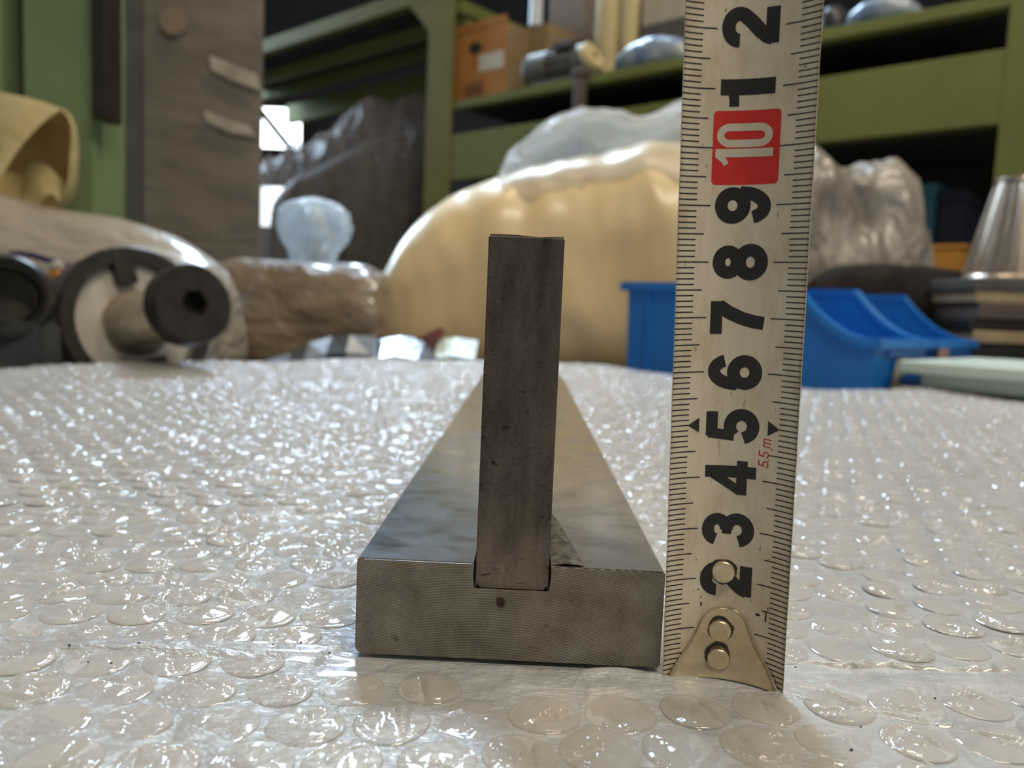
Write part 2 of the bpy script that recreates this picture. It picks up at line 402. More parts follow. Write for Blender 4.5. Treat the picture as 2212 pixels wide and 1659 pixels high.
# ------------------------------------------------------------------ bubble wrap
EDGE = [(-0.80, 0.43), (-0.42, 0.486), (-0.38, 0.59), (-0.326, 0.67), (-0.24, 0.80), (-0.105, 0.845), (-0.063, 0.885), (0.10, 0.885), (0.136, 0.83), (0.293, 0.685), (0.377, 0.695), (0.45, 0.77), (0.60, 0.85), (0.80, 0.88)]
EX = np.array([e[0] for e in EDGE]); EY = np.array([e[1] for e in EDGE])
def y_edge(x): return float(np.interp(x, EX, EY))
def fold_band(x, y):
    """flat pressed strips of film where two widths of wrap overlap"""
    a = 0.0
    if x < -0.034: a = max(a, math.exp(-((y - 0.002 - 0.10 * (x + 0.034)) / 0.0032) ** 4))
    if x > 0.050: a = max(a, math.exp(-((y + 0.003 - 0.12 * (x - 0.05)) / 0.0045) ** 4))
    return a
def sheet_z(x, y):
    far = min(1.0, max(0.0, (math.hypot(x, max(0, -y)) - 0.035) / 0.08))
    z = -0.0009 + far * 0.0035 * noise.noise(Vector((x * 7, y * 7, 2.2))) + 0.0007 * noise.noise(Vector((x * 40, y * 40, 5.0))) * far
    d = y_edge(x) - y
    if y > 0.35: z += 0.006 * math.exp(-((d - 0.05) / 0.05) ** 2) * (0.5 + noise.noise(Vector((x * 9, 3.0, 0))))
    if abs(x) < 0.036 and -0.0005 < y < 0.47: z = min(z, -0.0008)
    elif abs(x) < 0.036 and -0.007 < y <= -0.0005: z = -0.0006 + 0.0013 * max(0.0, 0.3 + noise.noise(Vector((x * 70, 0, 4)))) * math.exp(-((y + 0.0020) / 0.0016) ** 2)
    z += 0.0010 * fold_band(x, y)
    return z

m, nt, b = new_mat('wrap_film')
v = coords(nt); v2 = coords(nt, (0.5, 1.3, 1))
f1 = tex_noise(nt, v2, 420, 4, 0.6, 1.2); f2 = tex_noise(nt, v, 90, 3, 0.5, 0.5)
nt.links.new(ramp(nt, f2, [(0.3, (0.40, 0.40, 0.395)), (0.7, (0.51, 0.51, 0.51))]), b.inputs['Base Color'])
b.inputs['Roughness'].default_value = 0.24; b.inputs['Specular IOR Level'].default_value = 0.6
b.inputs['Coat Weight'].default_value = 0.5; b.inputs['Coat Roughness'].default_value = 0.12
n1 = bump(nt, b, f1, 0.6, 0.0012); bump(nt, b, f2, 0.55, 0.004, n1)
M_WRAP = m
m, nt, b = new_mat('wrap_bubble_film')
b.inputs['Base Color'].default_value = (0.62, 0.62, 0.61, 1); b.inputs['Roughness'].default_value = 0.05
b.inputs['Specular IOR Level'].default_value = 1.0; b.inputs['IOR'].default_value = 1.7
f1 = tex_noise(nt, coords(nt), 230, 2, 0.5, 0.6); bump(nt, b, f1, 0.22, 0.0012)
tr = node(nt, 'ShaderNodeBsdfTransparent'); tr.inputs[0].default_value = (0.93, 0.90, 0.86, 1)
lw = node(nt, 'ShaderNodeLayerWeight'); lw.inputs['Blend'].default_value = 0.30
ad = node(nt, 'ShaderNodeMath', operation='MULTIPLY_ADD'); ad.use_clamp = True; ad.inputs[1].default_value = 0.40; ad.inputs[2].default_value = 0.20
nt.links.new(lw.outputs['Facing'], ad.inputs[0])
mx = node(nt, 'ShaderNodeMixShader'); nt.links.new(ad.outputs[0], mx.inputs[0]); nt.links.new(tr.outputs[0], mx.inputs[1]); nt.links.new(b.outputs[0], mx.inputs[2])
nt.links.new(mx.outputs[0], nt.nodes['Material Output'].inputs['Surface'])
M_BUBBLE = m
M_UNDER = simple('under_layer', (0.50, 0.485, 0.46), (0.42, 0.405, 0.38), 0.3, nscale=160, bscale=300, bstr=0.4, bdist=0.001)

def build_wrap():
    X0, X1, Y0 = -0.62, 0.74, -0.30
    nx, ny = 440, 420
    vs = []
    for i in range(nx + 1):
        t = -1 + 2 * i / nx; t = 0.32 * t + 0.68 * t ** 3
        x = 0.02 + (t * (X1 - 0.02) if t > 0 else t * (0.02 - X0))
        ye = y_edge(x) + 0.006 * noise.noise(Vector((x * 30, 0, 7)))
        for j in range(ny + 1):
            t = j / ny
            if t < 0.08: y = Y0 + (-0.07 - Y0) * t / 0.08
            elif t < 0.50: y = -0.07 + 0.17 * (t - 0.08) / 0.42
            else: y = 0.10 + (ye - 0.10) * ((t - 0.50) / 0.50) ** 1.35
            vs.append((x, y, sheet_z(x, y) - (0.004 if j == ny else 0)))
        vs.append((x, ye + 0.004, BENCH_Z + 0.001))
    R = ny + 2
    fs = [(i * R + j, (i + 1) * R + j, (i + 1) * R + j + 1, i * R + j + 1) for i in range(nx) for j in range(ny + 1)]
    # side and front skirts down to the bench
    def skirt(idx):
        base = len(vs)
        for k in idx: vs.append((vs[k][0], vs[k][1], BENCH_Z + 0.001))
        for q in range(len(idx) - 1): fs.append((idx[q], idx[q + 1], base + q + 1, base + q))
    skirt([i * R for i in range(nx + 1)])
    skirt(list(range(0, ny + 1))); skirt([nx * R + j for j in range(ny + 1)])
    return mesh('bubble_wrap_sheet', vs, fs, M_WRAP, None, True)
wrap = build_wrap()
tag(wrap, 'clear bubble wrap spread in layers over the bench under the steel base', 'bubble wrap')

BR = 0.0065
def bubble_shape(seed, nr, ns, height=0.0016):
    """a half-flat bubble: faceted, creased film inside a welded round rim"""
    r_ = random.Random(seed)
    planes = []
    for _ in range(r_.randint(4, 7)):
        a = r_.uniform(0, 2 * math.pi); g = r_.uniform(0.15, 0.9); planes.append((math.cos(a) * g, math.sin(a) * g, r_.uniform(0.75, 1.1)))
    creases = []
    for _ in range(r_.randint(3, 7)):
        a = r_.uniform(0, 2 * math.pi); creases.append((r_.uniform(-0.6, 0.6), math.cos(a), math.sin(a), r_.uniform(0.07, 0.2), r_.uniform(0.2, 0.7), r_.uniform(0, 6.28), r_.uniform(-1.0, 0.3)))
    pts = [(0, 0)]
    for i in range(1, nr + 1):
        rr = (i / nr) ** 0.8
        for k in range(ns):
            a = 2 * math.pi * (k + 0.5 * (i % 2)) / ns; pts.append((rr * math.cos(a), rr * math.sin(a)))
    vs = []
    for (x, y) in pts:
        r = min(1.0, math.hypot(x, y))
        prof = min(1.0, (1 - r) * 5.0) ** 0.6
        h = min(px_ * x + py_ * y + c_ for px_, py_, c_ in planes)
        for (o, ca, sa, wd, dp, ph, st) in creases:
            al = -x * sa + y * ca
            if al < st: continue
            d = abs(x * ca + y * sa - o - 0.10 * al)
            h -= dp * max(0.0, 1 - d / wd) * min(1.0, (al - st) * 3)
        h = max(-0.05, h)
        rad = BR * (1.0 + 0.03 * math.sin(3 * math.atan2(y, x) + seed))
        vs.append((x * rad, y * rad, height * (prof * h + 0.16 * math.exp(-((r - 0.95) / 0.05) ** 2))))
    fs = [(0, 1 + k, 1 + (k + 1) % ns) for k in range(ns)]
    for i in range(1, nr):
        a, c = 1 + (i - 1) * ns, 1 + i * ns
        for k in range(ns):
            k2 = (k + 1) % ns
            if i % 2: fs += [(a + k, c + k, a + k2), (a + k2, c + k, c + k2)]
            else: fs += [(a + k, c + k, c + k2), (a + k, c + k2, a + k2)]
    return vs, fs

near_meshes = []
for s in range(26):
    vs, fs = bubble_shape(s, 15, 40)
    nf = len(fs); b0 = len(vs); vs = vs + [(BR * 0.95 * math.cos(2 * math.pi * k / 24), BR * 0.95 * math.sin(2 * math.pi * k / 24), 0.00016) for k in range(24)]; fs = fs + [tuple(range(b0, b0 + 24))]
    me = bpy.data.meshes.new('bubble'); me.from_pydata(vs, [], fs); me.update()
    me.polygons.foreach_set('use_smooth', [True] * len(me.polygons)); me.materials.append(M_BUBBLE); me.materials.append(M_UNDER); me.polygons[nf].material_index = 1
    near_meshes.append(me)

PITCHB = 0.0135
spots = []
ca, sa = math.cos(0.16), math.sin(0.16)
for i in range(-80, 81):
    for j in range(-90, 91):
        gx = (i + 0.5 * (j % 2)) * PITCHB; gy = j * PITCHB * 0.866
        x = gx * ca - gy * sa + 0.004; y = gx * sa + gy * ca + 0.30
        x += random.uniform(-1, 1) * 0.0006 + 0.0014 * noise.noise(Vector((x * 14, y * 14, 9))); y += random.uniform(-1, 1) * 0.0006 + 0.0018 * noise.noise(Vector((x * 14, y * 14, 19)))
        if not (-0.60 < x < 0.72 and -0.27 < y < y_edge(x) - 0.010): continue
        if abs(x) < 0.0365 and -0.0085 < y < 0.474: continue
        if 0.027 < x < 0.058 and -0.008 < y < 0.009: continue
        if fold_band(x, y) > 0.5: continue
        spots.append((x, y))
def in_view(p):
    u, v_, d = pix((p[0], p[1], 0)); return d > 0.02 and -40 < u < 2252 and v_ < 1720
vis = sorted([p for p in spots if in_view(p)], key=lambda p: (Vector((p[0], p[1], 0)) - CAM).length)
near = vis[:300]; near_set = set(near)
for (x, y) in near:
    o = bpy.data.objects.new('bubble', random.choice(near_meshes)); col.objects.link(o)
    o.parent = wrap; o.location = (x, y, sheet_z(x, y) - 0.0001)
    o.rotation_euler = (0, 0, random.uniform(0, 6.28)); s = random.uniform(0.92, 1.05)
    o.scale = (s * random.uniform(0.93, 1.06), s, random.uniform(0.45, 1.35))
# the rest of the bubbles, joined
lows = [bubble_shape(100 + s, 8, 20, 0.0019) for s in range(16)]
allv, allf, off = [], [], 0
lv = [np.array(l[0]) for l in lows]; lf = [np.array(l[1]) for l in lows]
for (x, y) in spots:
    if (x, y) in near_set: continue
    k = random.randrange(16); a = random.uniform(0, 6.28); c_, s_ = math.cos(a), math.sin(a)
    V = lv[k]; hs = random.uniform(0.55, 1.15)
    allv.append(np.stack([V[:, 0] * c_ - V[:, 1] * s_ + x, V[:, 0] * s_ + V[:, 1] * c_ + y, V[:, 2] * hs + sheet_z(x, y) - 0.0001], 1))
    allf.append(lf[k] + off); off += len(V)
AV = np.concatenate(allv); AF = np.concatenate(allf)
me = bpy.data.meshes.new('bubble_field')
me.vertices.add(len(AV)); me.vertices.foreach_set('co', AV.ravel())
me.loops.add(len(AF) * 3); me.loops.foreach_set('vertex_index', AF.ravel().astype(np.int32))
me.polygons.add(len(AF)); me.polygons.foreach_set('loop_start', np.arange(0, len(AF) * 3, 3, dtype=np.int32)); me.polygons.foreach_set('loop_total', np.full(len(AF), 3, dtype=np.int32))
me.update(calc_edges=True); me.validate()
o = link('bubble_field', me, M_BUBBLE, wrap, True); tag(o, kind='stuff')

def film_fold(p0, p1, h, wdt, seed):
    a = at_z(*p0, 0.0); c = at_z(*p1, 0.0); n = 60; vs, fs = [], []
    d = (c - a).normalized(); nr = Vector((-d.y, d.x, 0))
    for k in range(n + 1):
        t = k / n; p = a.lerp(c, t) + nr * 0.0016 * noise.noise(Vector((t * 7, seed, 0)))
        z0 = sheet_z(p.x, p.y); hh = h * (0.45 + 0.8 * abs(noise.noise(Vector((t * 16, seed, 3))))) * min(1, 6 * t, 6 * (1 - t)) 
        for q, zz_ in ((-1.0, -0.0002), (-0.35, 0.75), (0.0, 1.0), (0.5, 0.35), (1.6, -0.0002)):
            e_ = p + nr * wdt * q; vs.append(Vector((e_.x, e_.y, sheet_z(e_.x, e_.y) + (hh * zz_ if zz_ > 0 else -0.0006))))
    for k in range(n):
        for q in range(4): fs.append((k * 5 + q, (k + 1) * 5 + q, (k + 1) * 5 + q + 1, k * 5 + q + 1))
    mesh('film_fold', vs, fs, M_WRAP, wrap, True)
film_fold((1712, 1422), (2260, 1448), 0.0017, 0.0013, 1.0)
film_fold((1712, 1492), (2120, 1568), 0.0012, 0.0014, 2.0)
film_fold((-40, 1392), (745, 1424), 0.00035, 0.0022, 3.0)
film_fold((300, 1372), (760, 1400), 0.0003, 0.0018, 5.0)
rs = random.Random(8)
for (px, py) in ((1718, 1441), (150, 1393), (190, 1430), (240, 1432), (300, 1388), (405, 1368), (590, 1392), (650, 1388), (712, 1410), (730, 1538), (1840, 1620), (2020, 1508), (720, 1105), (1860, 1570)):
    c = at_z(px, py, 0.0012); r = rs.uniform(0.00012, 0.0003)
    vs = [c + Vector((r * rs.uniform(.7, 1.6) * math.cos(a), r * math.sin(a), r * .5 * b_)) for b_ in (-1, 1) for a in (0, 1.2, 2.5, 3.7, 5.0)]
    mesh('dirt_speck', vs, [(0, 1, 2, 3, 4), (9, 8, 7, 6, 5)] + [(k, (k + 1) % 5, 5 + (k + 1) % 5, 5 + k) for k in range(5)], M_GRIME, wrap)

# ------------------------------------------------------------------ steel base with slot, and the bar standing in it
W2, H, S2, SD, BXO = 0.0300, 0.0194, 0.00754, 0.0052, 0.0003
BASE_L = 0.465
def build_base():
    c = 0.0011; c2 = 0.0005
    prof = [(-W2 + c, 0), (W2 - c2, 0), (W2, c2), (W2, H - c2), (W2 - c2, H), (BXO + S2, H), (BXO + S2, H - SD), (BXO - S2, H - SD), (BXO - S2, H), (-W2 + c2, H), (-W2, H - c2), (-W2, c)]
    bm = bmesh.new()
    a = [bm.verts.new((x, 0, z)) for x, z in prof]; d = [bm.verts.new((x, BASE_L, z)) for x, z in prof]
    n = len(prof)
    bm.faces.new(a); bm.faces.new(d[::-1])
    for i in range(n): bm.faces.new((a[i], d[i], d[(i + 1) % n], a[(i + 1) % n]))
    ed = [e for e in bm.edges if (abs(e.verts[0].co.y) < 1e-6 and abs(e.verts[1].co.y) < 1e-6)]
    bmesh.ops.bevel(bm, geom=ed, offset=0.00022, segments=2, affect='EDGES')
    bmesh.ops.recalc_face_normals(bm, faces=bm.faces[:])
    me = bpy.data.meshes.new('slotted_steel_base'); bm.to_mesh(me); bm.free()
    me.materials.append(M_TOP); me.materials.append(M_FACE)
    for p in me.polygons:
        if p.normal.y < -0.5: p.material_index = 1
    return link('slotted_steel_base', me)
base = build_base()
tag(base, 'long flat ground steel base with a central slot, lying on the bubble wrap', 'steel base')
# oily residue and swarf in the corner of the slot on the right shoulder
def grime():
    vs, fs = [], []
    n, mrow = 14, 6
    for i in range(n):
        t = i / (n - 1); y = 0.001 + 0.040 * t
        wdt = 0.0052 * (1 - t) ** 0.8 + 0.0012
        for j in range(mrow):
            s = j / (mrow - 1)
            x = BXO + S2 + 0.0001 + wdt * s
            z = H + 0.00003 + 0.0006 * math.sin(math.pi * s) * (0.35 + 0.65 * abs(noise.noise(Vector((x * 500, y * 300, 1))))) * (1 - 0.5 * t)
            vs.append((x, y, z))
    for i in range(n - 1):
        for j in range(mrow - 1):
            fs.append((i * mrow + j, i * mrow + j + 1, (i + 1) * mrow + j + 1, (i + 1) * mrow + j))
    o = mesh('oil_residue', vs, fs, M_GRIME, base, True); tag(o, 'dark oily residue beside the slot')
def grime_mat_shape():
    m, nt, b = new_mat('oil_film')
    v = coords(nt)
    f = tex_noise(nt, v, 500, 5, 0.65)
    nt.links.new(ramp(nt, f, [(0.35, (0.05, 0.045, 0.04)), (0.65, (0.30, 0.28, 0.25))]), b.inputs['Base Color'])
    b.inputs['Metallic'].default_value = 0.6; b.inputs['Roughness'].default_value = 0.35
    bump(nt, b, f, 0.6, 0.0005)
    return m
M_GRIME2 = grime_mat_shape()
_g = M_GRIME; M_GRIME = M_GRIME2; grime(); M_GRIME = _g

BW, BT = 0.00712, 0.0826
def build_bar():
    zs0, zs1 = H - SD + 0.0003, BT
    n = 260
    rr = random.Random(3)
    nl = [(rr.uniform(0.033, 0.062) if rr.random() < 0.8 else rr.uniform(0.02, 0.075), rr.uniform(0.0002, 0.0006), rr.uniform(0.0002, 0.0005)) for _ in range(16)]
    nr_ = [(rr.uniform(0.018, 0.050), rr.uniform(0.00015, 0.0005), rr.uniform(0.0002, 0.0005)) for _ in range(11)]
    def notch(lst, z): return sum(d * math.exp(-((z - zc) / wd) ** 2) for zc, d, wd in lst)
    rows = []
    for i in range(n + 1):
        t = i / n; z = zs0 + (zs1 - zs0) * t
        inset = 0.0
        if i < 4: inset = 0.0007 * (1 - i / 4.0) ** 1.2
        if i > n - 2: inset = 0.00025
        a = 0.00022 + notch(nl, z) + inset; c = 0.00026 + notch(nr_, z) + inset
        f = 0.0 + inset * 0.4
        rows.append([(-BW + inset, a + f, z), (-BW + a, f, z), (-BW * 0.33, f, z), (BW * 0.33, f, z), (BW - c, f, z), (BW - inset, c + f, z), (BW - inset, BASE_L - 0.003, z), (-BW + inset, BASE_L - 0.003, z)])
    # chipped top edge
    for k in (3, 4):
        x, y, z = rows[-1][k]; rows[-1][k] = (x, y + (0.0003 if k == 3 else 0.0001), z - 0.00035 if k == 3 else z)
    vs = [(BXO + p[0], p[1], p[2]) for r in rows for p in r]; m8 = 8; fs = []
    for i in range(n):
        for k in range(m8):
            k2 = (k + 1) % m8
            fs.append((i * m8 + k, i * m8 + k2, (i + 1) * m8 + k2, (i + 1) * m8 + k))
    fs.append(tuple(range(m8))[::-1]); fs.append(tuple(range(n * m8, (n + 1) * m8)))
    return mesh('steel_bar', vs, fs, M_BAR)
bar = build_bar()
tag(bar, 'dark nicked steel bar standing upright in the slot of the base', 'steel bar')
bar['kind_note'] = ''
del bar['kind_note']
# small hammer and file marks across the front of the bar
def nick(x, z, ln, ang, th):
    c_, s_ = math.cos(ang), math.sin(ang)
    pts = [(-ln, 0), (-ln * 0.3, th), (ln * 0.5, th * 0.7), (ln, 0), (ln * 0.4, -th * 0.8), (-ln * 0.4, -th)]
    vs = [(BXO + x + p[0] * c_ - p[1] * s_, -0.00004, z + p[0] * s_ + p[1] * c_) for p in pts]
    vs += [(a, 0.00005, c) for a, _, c in vs]
    fs = [(0, 1, 2, 3, 4, 5)] + [(k, (k + 1) % 6, 6 + (k + 1) % 6, 6 + k) for k in range(6)]
    mesh('nick', vs, fs, M_GRIME, bar)
rr = random.Random(11)
for k in range(26):
    z = rr.gauss(0.0425, 0.006); x = rr.uniform(-0.0062, 0.0062)
    nick(x, z, rr.uniform(0.0002, 0.0008), rr.gauss(-0.15, 0.35), rr.uniform(0.00004, 0.00012))
for (x, z, ln, an, th) in ((-0.0052, 0.0172, 0.0013, 0.2, 0.00016), (0.0018, 0.0158, 0.0010, 0.12, 0.00008), (0.0035, 0.0735, 0.0006, 0.1, 0.00006)):
    nick(x, z, ln, an, th)

# ------------------------------------------------------------------ tape measure blade
KAP, TA, TB, TC = 60.03, 0.0583, -0.0379, -0.2256
TPOS = Vector((0.042016, -0.000396, -0.000911)); TW = 0.02414; TL = 0.00634
TR = Matrix.Rotation(TA, 3, 'X') @ Matrix.Rotation(TB, 3, 'Y') @ Matrix.Rotation(TC, 3, 'Z')
def tape_pt(u, v, off=0.0):
    """u across (arc length), v along; off towards the viewer side"""
    a = KAP * u
    n = Vector((-math.sin(a), -math.cos(a), 0))
    p = Vector((math.sin(a) / KAP, -(1 - math.cos(a)) / KAP, v)) + n * off
    return TR @ p
tape = empty('tape_measure_blade', TPOS)
V_END = 0.205
def tape_blade():
    nu, nv = 28, 60
    vs, fs = [], []
    for side in (0.0, -0.00014):
        for j in range(nv + 1):
            v_ = V_END * j / nv
            for i in range(nu + 1):
                u = -TW / 2 + TW * i / nu
                wob = 0.0
                if i in (0, nu): wob = 0.00012 * noise.noise(Vector((v_ * 120, i, 0)))
                vs.append(tape_pt(u + wob, v_, side))
    N = (nu + 1) * (nv + 1)
    for j in range(nv):
        for i in range(nu):
            a = j * (nu + 1) + i
            fs.append((a, a + 1, a + nu + 2, a + nu + 1)); fs.append((N + a, N + a + nu + 1, N + a + nu + 2, N + a + 1))
    for j in range(nv):
        for i in (0, nu):
            a = j * (nu + 1) + i; c = a + nu + 1; fs.append((a, c, N + c, N + a))
    o = mesh('blade', vs, fs, M_TAPE, tape, True)
    return o
tape_blade()
def tape_poly_mesh(name, polys, mat, off=0.00003, label=None):
    """polys: list of 2D polygons [(u,v)...]; laid on the curved blade"""
    vs, fs = [], []
    for P in polys:
        b0 = len(vs); vs += [tape_pt(u, v_, off) for u, v_ in P]; fs.append(tuple(range(b0, len(vs))))
    o = mesh(name, vs, fs, mat, tape)
    if label: o['label'] = label
    return o
def strip(u0, u1, v0, v1, n):
    return [[(u0 + (u1 - u0) * k / n, v0), (u0 + (u1 - u0) * (k + 1) / n, v0), (u0 + (u1 - u0) * (k + 1) / n, v1), (u0 + (u1 - u0) * k / n, v1)] for k in range(n)]
ticks = []
for mm in range(1, 200):
    v_ = mm * 0.001; th = 0.000115
    ln = TL if mm % 10 == 0 else (TL * 0.83 if mm % 5 == 0 else TL * 0.585)
    if mm % 50 == 0 and mm % 100: ln = TL * 0.585
    ticks += strip(-TW / 2, -TW / 2 + ln, v_ - th, v_ + th, 4)
    ticks += strip(TW / 2 - ln, TW / 2, v_ - th, v_ + th, 4)
tape_poly_mesh('graduation_marks', ticks, M_INK, 0.00003, 'black millimetre graduations along both edges')

def arc(cx, cy, rx, ry, a0, a1, n=16):
    return [(cx + rx * math.cos(math.radians(a0 + (a1 - a0) * k / n)), cy + ry * math.sin(math.radians(a0 + (a1 - a0) * k / n))) for k in range(n + 1)]
def subdiv(path, step=0.08):
    out = [path[0]]
    for p, q in zip(path, path[1:]):
        L = math.hypot(q[0] - p[0], q[1] - p[1]); n = max(1, int(L / step))
        for k in range(1, n + 1): out.append((p[0] + (q[0] - p[0]) * k / n, p[1] + (q[1] - p[1]) * k / n))
    return out
DIG = {
    '1': [([(.42, 0), (.42, 1)], .24), ([(.07, .735), (.20, .735), (.34, .76)], .15)],
    '2': [(arc(.34, .70, .235, .195, 185, -35, 18) + [(.42, .46), (.26, .32), (.16, .20), (.11, .08)], .205), ([(.02, .10), (.66, .10)], .20)],
    '3': [(arc(.33, .715, .215, .185, 172, -88, 16), .20), (arc(.33, .315, .235, .215, 88, -172, 16), .20), ([(.24, .52), (.36, .52)], .15)],
    '4': [([(.47, .93), (.07, .30)], .15), ([(.0, .275), (.70, .275)], .17), ([(.47, 0), (.47, 1)], .20)],
    '5': [([(.13, .905), (.62, .905)], .19), ([(.19, .97), (.13, .46)], .17), (arc(.33, .325, .235, .225, 140, -170, 18), .20)],
    '6': [(arc(.34, .315, .225, .215, 0, 360, 26), .20), (arc(.36, .49, .255, .415, 185, 62, 14) + [(.545, .76), (.56, .70)], .20)],
    '7': [([(.02, .905), (.66, .905)], .19), ([(.575, .86), (.44, .66), (.33, .42), (.265, .18), (.245, 0)], .21)],
    '8': [(arc(.34, .725, .20, .175, 0, 360, 24), .20), (arc(.34, .305, .23, .205, 0, 360, 26), .20)],
}
DIG['9'] = [([(.68 - x, 1 - y) for x, y in p], w_) for p, w_ in DIG['6']]
def glyph(strokes, height, u_c, v_c, width=.68, skew=0.0, xs=1.0, fat=1.0):
    """digit drawn with its top towards -u and reading up along +v"""
    polys = []
    for path, w_ in strokes:
        P = subdiv([(x * xs, y) for x, y in path]); hw = w_ * fat / 2; L, R = [], []
        for k, p in enumerate(P):
            a = P[max(0, k - 1)]; c = P[min(len(P) - 1, k + 1)]
            if P[0] == P[-1] or math.hypot(P[0][0] - P[-1][0], P[0][1] - P[-1][1]) < 1e-6:
                if k == 0: a = P[-2]
                if k == len(P) - 1: c = P[1]
            dx, dy = c[0] - a[0], c[1] - a[1]; d = math.hypot(dx, dy) or 1
            L.append((p[0] - dy / d * hw, p[1] + dx / d * hw)); R.append((p[0] + dy / d * hw, p[1] - dx / d * hw))
        for k in range(len(P) - 1): polys.append([L[k], L[k + 1], R[k + 1], R[k]])
    out = []
    for q in polys:
        out.append([(u_c - (y - .5) * height, v_c + (x + skew * y - width * xs / 2) * height) for x, y in q])
    return out
DH = 0.0093
for ch, v_ in (('2', .0200), ('3', .0300), ('4', .0400), ('5', .0500), ('6', .0600), ('7', .0700), ('8', .0800), ('9', .0900), ('1', .1095), ('2', .1202), ('3', .1300), ('4', .1400), ('5', .1500), ('6', .1600), ('7', .1700), ('8', .1800)):
    tape_poly_mesh('numeral', glyph(DIG[ch], DH, -0.0001, v_, xs=1.0, fat=1.22), M_INK, 0.00004, 'black numeral ' + ch)
# red box with the pale 10
def rrect(u0, u1, v0, v1, r, n=6):
    polys = []; N = 14
    prof = []
    us_ = [u0 + r * (1 - math.cos(math.pi / 2 * k / 6)) for k in range(7)] + [u0 + r + (u1 - u0 - 2 * r) * k / N for k in range(1, N)] + [u1 - r * (1 - math.cos(math.pi / 2 * k / 6)) for k in range(6, -1, -1)]
    for u in us_:
        d = min(u - u0, u1 - u)
        ins = r - math.sqrt(max(0, r * r - (r - d) ** 2)) if d < r else 0
        prof.append((u, v0 + ins, v1 - ins))
    for a, c in zip(prof, prof[1:]): polys.append([(a[0], a[1]), (c[0], c[1]), (c[0], c[2]), (a[0], a[2])])
    return polys
us = []
red_panel = tape_poly_mesh('red_panel', rrect(-0.0058, 0.0058, 0.0936, 0.1063, 0.0008), M_RED, 0.00003, 'red panel behind the numeral 10')
one = [([(.30, 0), (.30, 1)], .145), ([(.10, .80), (.17, .84), (.26, .96)], .10)]
zero = [([(.10, .25), (.10, .75)] + arc(.24, .75, .14, .17, 180, 0, 12) + [(.38, .25)] + arc(.24, .25, .14, .17, 0, -180, 12), .13)]
ten = tape_poly_mesh('numeral', glyph(one, 0.0099, -0.0003, 0.0983, .44) + glyph(zero, 0.0099, -0.0003, 0.1021, .48), M_WHITE_PRINT, 0.00006, 'pale numeral 10 on red')
ten.parent = red_panel
# pointers at 5
tape_poly_mesh('pointer', [[(-TW / 2 + 0.0036, .05), (-TW / 2 + 0.0058, .0486), (-TW / 2 + 0.0058, .0514)]], M_INK, 0.00005, 'black triangle pointer')
tape_poly_mesh('pointer', [[(TW / 2 - 0.0036, .05), (TW / 2 - 0.0058, .0514), (TW / 2 - 0.0058, .0486)]], M_INK, 0.00005, 'black triangle pointer')
# red 5.5 m
thin = lambda d: [(p, .12) for p, _ in DIG[d]]
txt = []
for g, v_ in ((thin('5'), .0431), (thin('5'), .0449)): txt += glyph(g, 0.0021, 0.0058, v_, .68, 0.18)
txt += [[(0.0068, .04385), (0.0068, .04410), (0.0065, .04410), (0.0065, .04385)]]
mg = [([(.05, 0), (.05, .68)], .10), (arc(.22, .48, .17, .18, 180, 0, 8) + [(.39, 0)], .10), (arc(.56, .48, .17, .18, 180, 0, 8) + [(.73, 0)], .10)]
txt += glyph(mg, 0.0021, 0.0060, .0471, .78, 0.15)
tape_poly_mesh('length_mark', txt, M_RED, 0.00004, 'small red 5.5 m')
# grime spots on the blade
rr = random.Random(5)
gs = []
for k in range(26):
    u = rr.uniform(-0.008, 0.0095); v_ = rr.uniform(0.012, 0.13); du = rr.uniform(0.00004, 0.00010); dv = rr.uniform(0.00010, 0.00035)
    if rr.random() < .35: v_ = rr.uniform(0.012, 0.024)
    gs.append([(u - du, v_ - dv), (u + du, v_ - dv * .4), (u + du * .7, v_ + dv), (u - du, v_ + dv * .5)])
gs += strip(0.0076, 0.0079, 0.0130, 0.0152, 1)
gs += [[(-0.0045 + .0002 * math.cos(a), 0.0148 + 0.0005 * math.sin(a)) for a in (0, 1, 2, 3, 4, 5)], [(0.0062 + .0005 * math.cos(a), 0.0140 + 0.0003 * math.sin(a)) for a in (0, 1, 2, 3, 4, 5)]]
tape_poly_mesh('grime_spots', gs, M_GRIME, 0.000045, 'dark grime specks')
